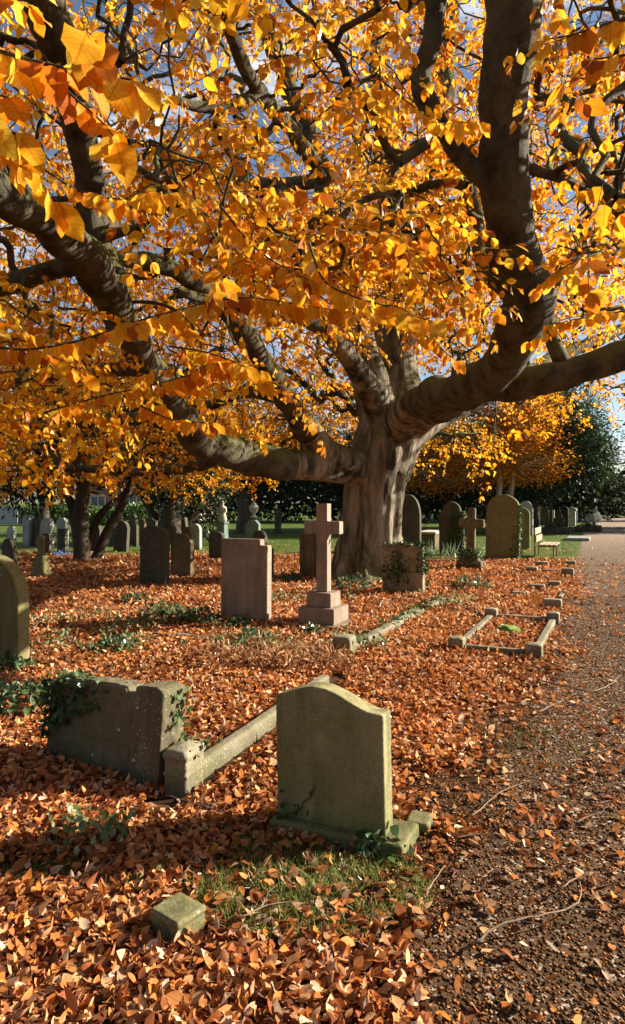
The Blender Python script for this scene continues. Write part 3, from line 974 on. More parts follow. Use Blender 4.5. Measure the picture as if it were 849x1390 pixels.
rR = surround(G(622, 884) + np.array([0, .05, 0]), .80, 2.15, 'open kerbed grave with four corner blocks and a moss clump inside', M['kerb'])
cm = G(692, 858)
ms = empty('moss_mound', cm)
tag(ms, 'bright green moss cushion on a stone inside the kerbed grave', 'moss')
bm = bmesh.new(); bmesh.ops.create_icosphere(bm, subdivisions=4, radius=1)
for v in bm.verts:
    k = 1 + .25 * noise.noise(v.co * 2.5) + .1 * noise.noise(v.co * 8)
    v.co = Vector((v.co.x * .15 * k, v.co.y * .22 * k, max(-.02, v.co.z * .075 * k)))
bm_obj('cushion', bm, M['moss'], ms)
foot(cm[0], cm[1], .13, .2, 0)
for (px, py, wx, wy, hh, lab) in [
    (750, 826, .27, .16, .14, 'large grey corner block of a sunken grave close behind the open kerbed one'),
    (704, 809, .22, .16, .07, 'low grey stone on the leaves, furthest in from the path'),
    (729, 801, .28, .16, .10, 'squat grey stone beside a small patch of grass'),
    (753, 798, .22, .2, .12, 'grey corner stone at the path edge with a kerb leading from it'),
    (763, 810, .08, .9, .06, 'sunken narrow kerb running along the path edge'),
    (718, 792, .3, .1, .05, 'thin sunken kerb strip half covered by leaves'),
    (722, 778, .25, .2, .14, 'farther grey block joined by a sunken kerb to its neighbour'),
    (771, 782, .25, .22, .17, 'farther grey block at the path edge with a sunlit side'),
    (747, 777, 1.0, .12, .06, 'sunken kerb between the two farther grey blocks'),
    (775, 768, .24, .2, .12, 'farthest small grey block at the path edge'),
    (736, 769, .3, .2, .12, 'farthest dark block beside the lawn')]:
    c = G(px, py)
    o = empty('kerb_stone', c, -ROW)
    tag(o, lab, 'kerb stone', 'sunken kerb stones of old graves')
    worn(box_obj('block', M['kerb'], o, 0, .05, -.05, wx, wy, hh + .05, bevel=.01), .014, .012, .1)
    foot(c[0], c[1] + .05, wx / 2, wy / 2, -ROW)
for (px, py, w, l, lab, bk) in [(742, 724, 2.0, 2.0, 'long low dark kerbed plot in front of the far dark cross', 1), (797, 722, 1.1, 2.0, 'dark kerbed plot overgrown with plants beside the path', 1)]:
    r = surround(G(px, py) - np.array([w / 2, 0, 0]), w, l, lab, M['dark'], kh=.22, bh=.3, bs=.22, group=None)
c = G(786, 733)
o = empty('ledger_stone', c, -ROW); tag(o, 'pale flat grave slab lying on the shaded lawn beside the path', 'grave slab')
box_obj('slab', M['grey'], o, 0, 0, -.03, .9, 1.9, .16, bevel=.02)

# low plants in the far kerbed plot
def leafy(name, loc, n, rad, size, cols, mat, parent=None, up=.5, hi=False, width=.62):
    r_ = rng.normal(0, 1, (n, 3)); r_ = unit(r_) * rng.uniform(.3, 1, (n, 1)) ** .5
    p = r_ * np.array(rad); p[:, 2] = np.abs(p[:, 2]) + .01
    d = r_ + rng.normal(0, .5, (n, 3)); d[:, 2] += .1
    nn = rng.normal(0, .45, (n, 3)) + [0, 0, up + .4] + r_ * .6
    ci = rng.integers(0, len(cols), n)
    t = np.array(cols)[ci] * rng.uniform(.7, 1.3, (n, 1))
    return leaves(name, p, d, nn, rng.uniform(.6, 1.2, n) * size, t, mat, parent, hi=hi, width=width, loc=loc if parent is None else None)


GREENS = [(.035, .075, .02), (.05, .10, .03), (.07, .12, .05), (.03, .055, .02)]
o = leafy('low_shrub', G(799, 719), 500, (.6, .6, .4), .16, GREENS, M['ivy'])
tag(o, 'low dark green plants filling the kerbed plot beside the path', 'plant')

# --- bench facing the path
cBn = G(729, 758)
rbn = empty('park_bench', cBn, R(90) - ROW)     # local x along the path, local -y faces it
rbn.rotation_euler = (0, 0, R(90) - ROW)
tag(rbn, 'wooden slatted bench facing the path, beside the tall mossy headstone', 'bench')
Lb = 1.55
for k_, (yy, zz) in enumerate([(.02, .55), (.05, .77)]):
    bm = bmesh.new(); box_into(bm, Lb / 2, yy, zz - .09, Lb, .03, .18, bevel=.006); bm_obj('back_slat', bm, M['wood'], rbn)
for yy in (-.08, -.21, -.34, -.47):
    box_obj('seat_slat', M['wood'], rbn, Lb / 2, yy, .37, Lb, .10, .03, bevel=.006)
for xx in (.22, Lb - .22):
    bm = bmesh.new()
    box_into(bm, xx, -.44, -.02, .05, .05, .385, bevel=.008)
    box_into(bm, xx, -.26, .31, .05, .50, .055, bevel=.008)
    box_into(bm, xx, .075, -.02, .05, .05, .86, bevel=.008)
    bm_obj('frame', bm, M['wood'], rbn)

# ------------------------------------------------------------------ ivy parts and ivy plants


def ivy_part(parent, pts, nor, size=.055):
    n = len(pts)
    pts = np.asarray(pts, float); nor = np.asarray(nor, float)
    d = rng.normal(0, .7, (n, 3)) + [0, 0, -.5] + nor * .3
    t = np.array(GREENS)[rng.integers(0, 4, n)] * rng.uniform(.7, 1.5, (n, 1))
    o = leaves('ivy', pts + nor * rng.uniform(.0, .03, (n, 1)), d, nor + rng.normal(0, .35, (n, 3)), rng.uniform(.6, 1.2, n) * size, t, M['ivy'], parent, hi=size > .045, width=.85)
    return o


# broken slab: far end and top; front is local -y
n = 420
x = -wB / 2 + rng.uniform(0, 1, n) ** 1.6 * .55; z = rng.uniform(.05, .5, n)
keep = z > .12 + (x + wB / 2) * .55
pf = np.stack([x, np.full(n, -.002), z], 1)[keep]
nt_ = 260
xt = rng.uniform(-wB / 2, wB / 2 - .35, nt_); pt = np.stack([xt, rng.uniform(0, .18, nt_), .47 + rng.normal(0, .015, nt_)], 1)
ne = 60
pe = np.stack([np.full(ne, wB / 2 + .005), rng.uniform(.06, .2, ne), rng.uniform(.02, .56, ne)], 1)
ivy_part(rootB, np.vstack([pf, pt, pe]), np.vstack([np.tile([0, -1, .1], (len(pf), 1)), np.tile([0, -.1, 1], (nt_, 1)), np.tile([1, .3, .2], (ne, 1))]), .042)
# corner block and cross kerb
n = 40; ivy_part(sB, np.stack([rng.uniform(-.1, .12, n), rng.uniform(.02, .3, n), rng.uniform(.18, .25, n)], 1), np.tile([.2, 0, 1], (n, 1)), .035)
n = 170; yk = rng.uniform(-.05, 4.2, n); ivy_part(sH, np.stack([-.09 + rng.normal(0, .07, n), yk, .09 + rng.uniform(0, .12, n) * (yk < .4)], 1), np.tile([.1, 0, 1], (n, 1)), .05)
# near headstone: a few sprigs at the foot
n = 26; ivy_part(hA_root, np.stack([-.26 + rng.exponential(.05, n), np.full(n, -.06), .06 + rng.exponential(.06, n)], 1), np.tile([0, -1, .1], (n, 1)), .026)
# squat tomb: right edge, top corners, patches
rt, w_, h_, t_ = hJ
n = 620
e = rng.uniform(0, 1, n)
pp = np.where((e < .45)[:, None], np.stack([w_ / 2 - .02 + rng.normal(0, .05, n), rng.uniform(-t_ / 2 - .02, t_ / 2, n), rng.uniform(.35, h_ + .05, n)], 1),
              np.where((e < .7)[:, None], np.stack([rng.uniform(-w_ / 2, w_ / 2, n), rng.uniform(-t_ / 2, t_ / 2, n), np.full(n, h_) + rng.normal(0, .02, n)], 1),
                       np.stack([rng.normal(-.1, .13, n), np.full(n, -t_ / 2), rng.normal(h_ * .5, .15, n)], 1)))
ivy_part(rt, pp, np.tile([.2, -.8, .4], (n, 1)), .05)
# brown cross base
n = 420; th = rng.uniform(0, 6.28, n); zz = rng.uniform(0, .5, n)
ivy_part(rK, np.stack([np.cos(th) * (.34 - zz * .35), np.sin(th) * (.3 - zz * .3), zz], 1), np.stack([np.cos(th), np.sin(th), .4 + 0 * th], 1), .06)
# tall mossy stone, right edge
rt, w_, h_, t_ = hL
n = 600; zz = rng.uniform(0, 1, n) ** 1.3 * h_ * .85
ivy_part(rt, np.stack([w_ / 2 + .02 - np.abs(rng.normal(0, .18, n)) * (1 - zz / h_), rng.uniform(-t_ / 2 - .03, t_ / 2, n), zz], 1), np.tile([.5, -.7, .3], (n, 1)), .065)
rt, w_, h_, t_ = hN
n = 400; zz = rng.uniform(0, 1, n) * h_ * .8
ivy_part(rt, np.stack([rng.uniform(-.1, w_ / 2 + .1, n), np.full(n, -t_ / 2 - .02), zz], 1), np.tile([.3, -.8, .3], (n, 1)), .065)

def ell(n, cx, cy, rx, ry):
    a = rng.uniform(0, 6.283, n); r_ = rng.uniform(0, 1, n) ** .6
    return np.stack([cx + np.cos(a) * r_ * rx, cy + np.sin(a) * r_ * ry, np.zeros(n)], 1)


IVY = 'ivy plants among the fallen leaves'
for (px, py, r_, n, lab) in [
    (14, 912, .20, 150, 'ivy clump at the foot of the big mossy round headstone'),
    (28, 965, .26, 200, 'spreading dark ivy clump next to the broken slab'),
    (157, 884, .20, 170, 'upright ivy bush in the leaves behind the broken slab'),
    (130, 890, .10, 50, 'small ivy sprig just beside the upright ivy bush'),
    (222, 842, .34, 160, 'wide low ivy patch between the upright bush and granite slab'),
    (272, 846, .28, 150, 'ivy patch spreading at the granite slab side'),
    (322, 852, .14, 80, 'ivy tuft against the front of the granite slab'),
    (424, 862, .13, 90, 'dark ivy tuft in front of the granite cross steps'),
    (345, 874, .22, 90, 'thin ivy runners on the front kerb of the cross grave'),
    (560, 800, .3, 130, 'ivy at the foot of the squat stained headstone'),
    (480, 800, .34, 160, 'ivy growing around the beech roots'),
    (395, 790, .22, 110, 'ivy shoot behind the cross, against the dark brown headstone'),
    (515, 1158, .10, 60, 'small round leaved weed at the plinth corner'),
    (640, 800, .35, 110, 'low ivy trail leading from the brown cross'),
    (180, 818, .2, 60, 'little ivy tuft in front of the large dark headstone')]:
    c = G(px, py)
    o = leafy('ivy_plant', c, int(n * 1.6), (r_ * 1.15, r_ * 1.15, r_ * .8), .05 if py > 830 else .065, GREENS + [(.10, .16, .08), (.13, .19, .10)], M['ivy'], hi=True, width=.85)
    tag(o, lab, 'ivy', IVY)

# pale weeds and dead bracken scattered through the litter round the graves
def weed_pts(spec):
    out = []
    for (px, py, rx, ry, n_) in spec:
        c_ = G(px, py); out.append(ell(n_, c_[0], c_[1], rx, ry))
    return np.vstack(out)


p = weed_pts([(150, 850, 1.2, 1.0, 900), (250, 845, 1.0, 1.0, 1200), (330, 880, .7, .5, 500), (120, 880, .7, .5, 450), (60, 940, .5, .4, 350), (600, 820, .6, 1.0, 400), (480, 880, .4, .5, 350), (420, 815, .8, .6, 400), (520, 1165, .16, .1, 160), (110, 1150, .3, .2, 120), (130, 1190, .3, .2, 80)])
p = p[n2(p[:, 0], p[:, 1], 3.2, 4) > .0]
n = len(p); p[:, 2] = rng.uniform(.02, .12, n)
o = leaves('undergrowth', p, rng.normal(0, .7, (n, 3)) + [0, 0, .5], rng.normal(0, .5, (n, 3)) + [0, 0, .8], rng.uniform(.03, .06, n), np.array([(.13, .19, .07), (.20, .25, .12), (.08, .13, .04), (.27, .26, .13)])[rng.integers(0, 4, n)], M['blade'], width=.6, hi=True)
tag(o, 'pale green weeds scattered through the leaves between the graves', 'weeds', kind='stuff')
p = weed_pts([(400, 905, .55, .35, 520), (350, 890, .6, .45, 300), (300, 900, .6, .4, 200), (455, 900, .3, .3, 130)])
n = len(p); p[:, 2] = rng.uniform(.02, .14, n)
o = leaves('dead_bracken', p, rng.normal(0, .8, (n, 3)) + [0, 0, .15], rng.normal(0, .6, (n, 3)) + [0, 0, .7], rng.uniform(.05, .11, n), np.array([(.46, .25, .12), (.52, .31, .16), (.36, .17, .075), (.26, .12, .05)])[rng.integers(0, 4, n)], M['litter'], width=.22, hi=True)
tag(o, 'pale dead bracken tangled over the front of the cross grave', 'bracken', kind='stuff')

# iris-like leaves by the dark shouldered stone
c = G(608, 758)
n = 60
p = rng.normal(0, 1, (n, 3)) * [.55, .12, 0]
d = rng.normal(0, .35, (n, 3)) + [0, 0, 1]
o = leaves('spiky_plant', p, d, rng.normal(0, 1, (n, 3)) + [0, -1, 0], rng.uniform(.35, .6, n), np.tile([.16, .22, .12], (n, 1)) * rng.uniform(.7, 1.2, (n, 1)), M['blade'], width=.08, loc=c)
tag(o, 'pale spiky strap leaves in front of the dark shouldered headstone', 'plant')

# ------------------------------------------------------------------ grass
def blades(name, pos, hgt, tint, kind='stuff'):
    n = len(pos)
    d = rng.normal(0, .75, (n, 3)) + [0, 0, .9]
    d[:, 2] = np.abs(d[:, 2]) + .1
    o = leaves(name, pos, d, rng.normal(0, 1, (n, 3)) * [1, 1, .2], hgt, tint, M['blade'], width=.07, fold=.1, droop=.6, ripple=0)
    tag(o, kind=kind)
    return o


def patch_pts():
    a = [ell(10500, -.03, 2.74, .52, .34), ell(2400, -.30, 3.1, .22, .2), ell(900, -1.19, 2.86, .3, .12), ell(260, .33, 2.95, .12, .1)]
    p = np.vstack(a)
    k_ = n2(p[:, 0], p[:, 1], 11, 2) > -.35
    return p[k_]


p = patch_pts(); n = len(p)
tn = np.array([(.16, .20, .035), (.22, .25, .055), (.34, .30, .11), (.10, .14, .025)])[rng.integers(0, 4, n)] * rng.uniform(.7, 1.2, (n, 1))
gnear = blades('grass', p, rng.uniform(.015, .055, n), tn)
tag(gnear, 'thin patch of green grass in front of the curved headstone', 'grass')
# lawn: blades where it is near enough to show
n = 26000
x = rng.uniform(-14, 13, n); y = rng.uniform(18.2, 31, n)
k_ = (y > litter_far(x) - .6 + 1.2 * n2(x, y, .9, 1)) & (x < path_edge(y) - .1)
p = np.stack([x, y, np.zeros(n)], 1)[k_]; n = len(p)
tn = np.array([(.085, .135, .018), (.135, .18, .028), (.11, .135, .027)])[rng.integers(0, 3, n)] * rng.uniform(.7, 1.2, (n, 1))
lawn = blades('lawn_grass', p, rng.uniform(.05, .13, n), tn)
tag(lawn, 'green lawn grass beyond the fallen leaves', 'grass')
# sparse grass among the little kerbs
p = np.vstack([ell(1200, *G(735, 806)[:2], .5, .5), ell(500, *G(700, 1010)[:2], .5, .4)]); n = len(p)
gk = blades('grass', p, rng.uniform(.02, .06, n), np.array([(.2, .22, .05), (.14, .17, .03)])[rng.integers(0, 2, n)] * rng.uniform(.7, 1.2, (n, 1)))
tag(gk, 'sparse yellow green grass tufts between the sunken kerb stones', 'grass')

# ------------------------------------------------------------------ leaf litter


def in_foot(x, y, grow=0.0):
    m = np.zeros(len(x), bool)
    for fx, fy, hx, hy, rz in FOOT:
        dx, dy = x - fx, y - fy
        c_, s_ = math.cos(rz), math.sin(rz)
        u = dx * c_ + dy * s_; v = -dx * s_ + dy * c_
        m |= (np.abs(u) < hx + grow) & (np.abs(v) < hy + grow)
    return m


def litter_density(x, y):
    e = x - path_edge(y) + .45 * np.clip((6.5 - y) / 2, 0, 1) + .35 * n2(x, y, 2.3, 3) + .2 * n2(x, y, 6, 7)
    d = np.clip(.5 - e / .7, .0, 1) ** 1.2
    d = np.maximum(d, .025 + .04 * (n2(x, y, 2.0, 9) > .2) + .05 * np.clip((y - 7) / 8, 0, 1))
    d = np.where((y < 2.5) & (x < .35 + .25 * n2(x, y, 3, 1)), np.maximum(d, .6), d)
    d = d * (.55 + .45 * np.clip((n2(x, y, 4.3, 8) + .55) * 3, 0, 1))
    for cx, cy, rx, ry, a in ((-.03, 2.74, .52, .34, .74), (-.30, 3.1, .2, .2, .5), (-1.19, 2.86, .3, .12, .8)):
        q = ((x - cx) / rx) ** 2 + ((y - cy) / ry) ** 2
        d *= 1 - a * np.clip(1.4 - q, 0, 1)
    d *= np.clip((litter_far(x) + 1.1 * n2(x, y, .9, 1) - y) / 1.6, 0.02, 1)
    return d


LIT = np.array([(.44, .155, .045), (.54, .225, .075), (.64, .36, .17), (.28, .085, .03), (.68, .48, .30), (.12, .048, .022), (.58, .20, .035)])
LITW = np.array([.25, .21, .15, .15, .08, .10, .06])


def litter(name, y0, y1, dens, size, hi, label):
    out = []
    A = (y1 - y0) * 2 * (.47 * y1 + .9 + .10 * y1)
    n = int(A * dens)
    y = rng.uniform(y0, y1, n)
    xm = .47 * y1 + .9 + .10 * y1
    x = rng.uniform(-xm, xm, n)
    k_ = (np.abs(x) < .47 * y + .9 + .10 * y) & (rng.uniform(0, 1, n) < litter_density(x, y)) & ~in_foot(x, y, .005)
    x, y = x[k_], y[k_]
    n = len(x)
    z = rng.uniform(.004, .03, n) + .012 * (n2(x, y, 5, 5) + 1) * (litter_density(x, y) > .5)
    a = rng.uniform(0, 6.283, n)
    D = np.stack([np.cos(a), np.sin(a), rng.normal(0, .5, n)], 1)
    N = rng.normal(0, .62, (n, 3)) + [0, 0, 1]
    N[:, 2] = np.abs(N[:, 2])
    t = LIT[rng.choice(len(LIT), n, p=LITW)] * rng.uniform(.75, 1.2, (n, 1))
    cl_ = n2(x, y, 1.6, 6)[:, None]
    t = t * (1 + .22 * cl_) * np.array([1.08, 1.10, 1.12])
    s = (.45 + .8 * rng.beta(2.5, 2.0, n)) * size
    o = leaves(name, np.stack([x, y, z], 1), D, N, s, t, M['litter'], hi=hi, width=rng.uniform(.45, .72, n), fold=.12 + .8 * rng.uniform(0, 1, n) ** 2.5, droop=rng.normal(.12, .38, n), ripple=.06)
    tag(o, label, 'fallen leaves', kind='stuff')
    return o


litter('leaf_litter', 1.75, 3.6, 5600, .051, True, 'fallen orange brown beech leaves covering the near ground')
litter('leaf_litter', 3.6, 6.2, 3500, .053, True, 'fallen orange brown beech leaves around the broken slab')
litter('leaf_litter', 6.2, 10, 1700, .062, False, 'fallen orange brown beech leaves around the granite cross')
litter('leaf_litter', 10, 15, 760, .080, False, 'fallen orange brown beech leaves around the beech trunk')
litter('leaf_litter', 15, 23, 360, .10, False, 'fallen orange brown beech leaves at the edge of the lawn')

# grit and leaf crumbs on the path
n = 150000
y = 1.3 + rng.uniform(0, 1, n) ** 1.6 * 10
x = path_edge(y) - .5 + rng.uniform(0, 1, n) * (.5 + .2 * y + 1.6)
k_ = (np.abs(x) < .57 * y + .9)
x, y = x[k_], y[k_]; n = len(x)
sz = rng.uniform(.4, 1.0, n) ** 2 * .0105
tet = np.array([[1, 1, 1], [1, -1, -1], [-1, 1, -1], [-1, -1, 1]]) / 1.7
Rz = rng.normal(0, 1, (n, 3, 3)); q, _ = np.linalg.qr(Rz)
V = np.einsum('nij,kj->nki', q, tet) * sz[:, None, None] * np.array([1.25, 1.25, .4]) + np.stack([x, y, sz * .2 + .004], 1)[:, None]
Fc = (np.array([[0, 1, 2], [0, 3, 1], [0, 2, 3], [1, 3, 2]])[None] + (np.arange(n) * 4)[:, None, None]).reshape(-1, 3)
tn = np.array([(.075, .038, .018), (.15, .08, .04), (.30, .20, .12), (.27, .105, .035), (.042, .024, .013)])[rng.choice(5, n, p=[.36, .24, .05, .17, .18])]
gm = np_mesh('path_grit', V.reshape(-1, 3), [Fc], M['grit'], tint=np.repeat(tn, 4, 0), uv=np.zeros((n * 4, 2)) + .3, smooth=False)
tag(gm, 'grit and crumbled leaf bits on the path', 'grit', kind='stuff')

# ------------------------------------------------------------------ fallen twigs
TW = 'dead twigs lying on the ground'
def ground_twig(pxs, rad, label, forks=1, seed=1, lift=.03):
    rs = random.Random(seed)
    p = np.array([G(*q) for q in pxs])
    rad = rad * .6
    p[:, 2] = lift + rad
    for i_ in range(len(p)): p[i_, 2] += rs.uniform(0, .03)
    s = spline(p, .05)
    s[:, :2] += np.array([[rs.uniform(-1, 1) * .006, rs.uniform(-1, 1) * .006] for _ in s])
    acc = Acc()
    r_ = np.linspace(rad, rad * .35, len(s))
    v, q, t = tube(s, r_, 6); acc.add(v, q, t)
    for f in range(forks):
        i_ = rs.randrange(len(s) // 4, max(len(s) // 4 + 1, len(s) * 3 // 4))
        dr = s[min(i_ + 2, len(s) - 1)] - s[i_ - 1]
        dr = dr / (np.linalg.norm(dr) + 1e-6)
        an = rs.choice([-1, 1]) * rs.uniform(.5, .9)
        dr = np.array([dr[0] * math.cos(an) - dr[1] * math.sin(an), dr[0] * math.sin(an) + dr[1] * math.cos(an), .05])
        L_ = rs.uniform(.12, .3)
        b = np.array([s[i_] + dr * L_ * t_ + np.array([0, 0, -.01 * t_]) for t_ in np.linspace(0, 1, 7)])
        b[1:, :2] += np.array([[rs.uniform(-1, 1) * .01, rs.uniform(-1, 1) * .01] for _ in b[1:]])
        v, q, t = tube(b, np.linspace(rad * .5, rad * .2, 7), 5); acc.add(v, q, t)
    c = s.mean(0); c[2] = 0
    for i_ in range(len(acc.V)): acc.V[i_] = acc.V[i_] - c
    o = acc.build('fallen_twig', M['twig'], loc=c)
    tag(o, label, 'twig', TW)


ground_twig([(640, 1297), (690, 1275), (745, 1262), (785, 1240), (790, 1215)], .009, 'thick curving dead branch on bare soil at the bottom of the path', 2, 1)
ground_twig([(736, 935), (770, 942), (805, 944), (828, 936), (842, 926)], .012, 'long pale curved twig on the path below the kerbed grave', 1, 2)
ground_twig([(730, 975), (748, 968), (766, 958)], .009, 'short forked pale twig at the edge of the leaves', 2, 3)
ground_twig([(692, 1002), (705, 1014), (724, 1030)], .007, 'short dark straight twig where leaves meet the path', 0, 4)
ground_twig([(573, 1230), (590, 1215), (604, 1195)], .007, 'short bent twig on bare soil near the grass patch', 0, 5)
ground_twig([(615, 1155), (660, 1150), (715, 1176)], .006, 'thin straight twig lying across the bare soil', 1, 6)
ground_twig([(136, 1206), (156, 1185), (185, 1168), (213, 1166)], .005, 'thin arched twig among leaves near the small stone block', 0, 7, .05)
ground_twig([(225, 1090), (270, 1108), (310, 1112)], .006, 'thin twig in shadow below the chamfered corner block', 1, 8)
ground_twig([(320, 1272), (365, 1252), (400, 1243), (445, 1248)], .006, 'long thin twig on leaves between the stone block and the bottom', 2, 9, .05)
ground_twig([(760, 1225), (790, 1205), (836, 1212)], .006, 'forked twig on the dark bare path', 2, 10)
ground_twig([(598, 980), (640, 979), (670, 975)], .005, 'fine straight twig in the bright leaf carpet', 0, 11, .05)
ground_twig([(780, 1130), (810, 1120), (840, 1122)], .006, 'short crooked twig on the trodden path', 1, 12)
ground_twig([(640, 1120), (680, 1090), (720, 1075), (760, 1080)], .006, 'long wavy twig crossing the path edge', 1, 13)
ground_twig([(44, 860), (58, 850), (76, 845)], .009, 'pale stick leaning near the big mossy headstone', 0, 14, .05)
ground_twig([(205, 866), (225, 868), (250, 876)], .02, 'thick rotten branch half buried in leaves near the ivy patch', 0, 15, .03)

# ------------------------------------------------------------------ the beech
TX, TY = 1.22, 14.1
tr_root = empty('beech_tree', (TX, TY, 0))
tag(tr_root, 'huge old beech with spreading low limbs and glowing orange autumn leaves', 'tree')
TR = np.array([TX, TY, 0.0])

# trunk: fluted, flaring into roots
zs = np.array([-.15, .0, .12, .3, .55, .9, 1.3, 1.8, 2.3, 2.75, 3.2, 3.6])
rs_ = np.array([1.12, .98, .86, .76, .69, .645, .625, .62, .64, .66, .60, .42])
cxs = np.array([0, 0, 0, 0, .0, .0, .02, .08, .17, .28, .36, .40])
SID = 120
ang = np.linspace(0, 2 * math.pi, SID, endpoint=False)
zz = np.linspace(-.15, 3.6, 60)
Vt = []
for z in zz:
    r0 = np.interp(z, zs, rs_); cx_ = np.interp(z, zs, cxs)
    fl = np.interp(z, [0, .5, 1.5, 3], [.24, .15, .125, .13])
    for a_ in ang:
        tw = a_ + .12 * z
        lob = .55 * math.sin(5 * tw + 1.1) + .45 * math.sin(8 * tw + 2.3 + .3 * z) + .25 * math.sin(13 * tw - .4 * z)
        q_ = Vector((math.cos(a_) * r0, math.sin(a_) * r0, z * .45))
        r_ = r0 * (1 + fl * lob + .09 * noise.noise(q_ * 2.5) + .05 * noise.noise(q_ * 7) + .03 * noise.noise(Vector((q_.x * 18, q_.y * 18, q_.z * 5))))
        Vt.append((cx_ + r_ * math.cos(a_), r_ * math.sin(a_), z))
Vt = np.array(Vt)
i = np.arange(len(zz) - 1)[:, None]; j = np.arange(SID)[None]
Qt = np.stack([i * SID + j, i * SID + (j + 1) % SID, (i + 1) * SID + (j + 1) % SID, (i + 1) * SID + j], -1).reshape(-1, 4)
Tcap = np.stack([np.full(SID - 2, (len(zz) - 1) * SID), (len(zz) - 1) * SID + np.arange(1, SID - 1), (len(zz) - 1) * SID + np.arange(2, SID)], 1)
Tbot = np.stack([np.zeros(SID - 2, int), np.arange(2, SID), np.arange(1, SID - 1)], 1)

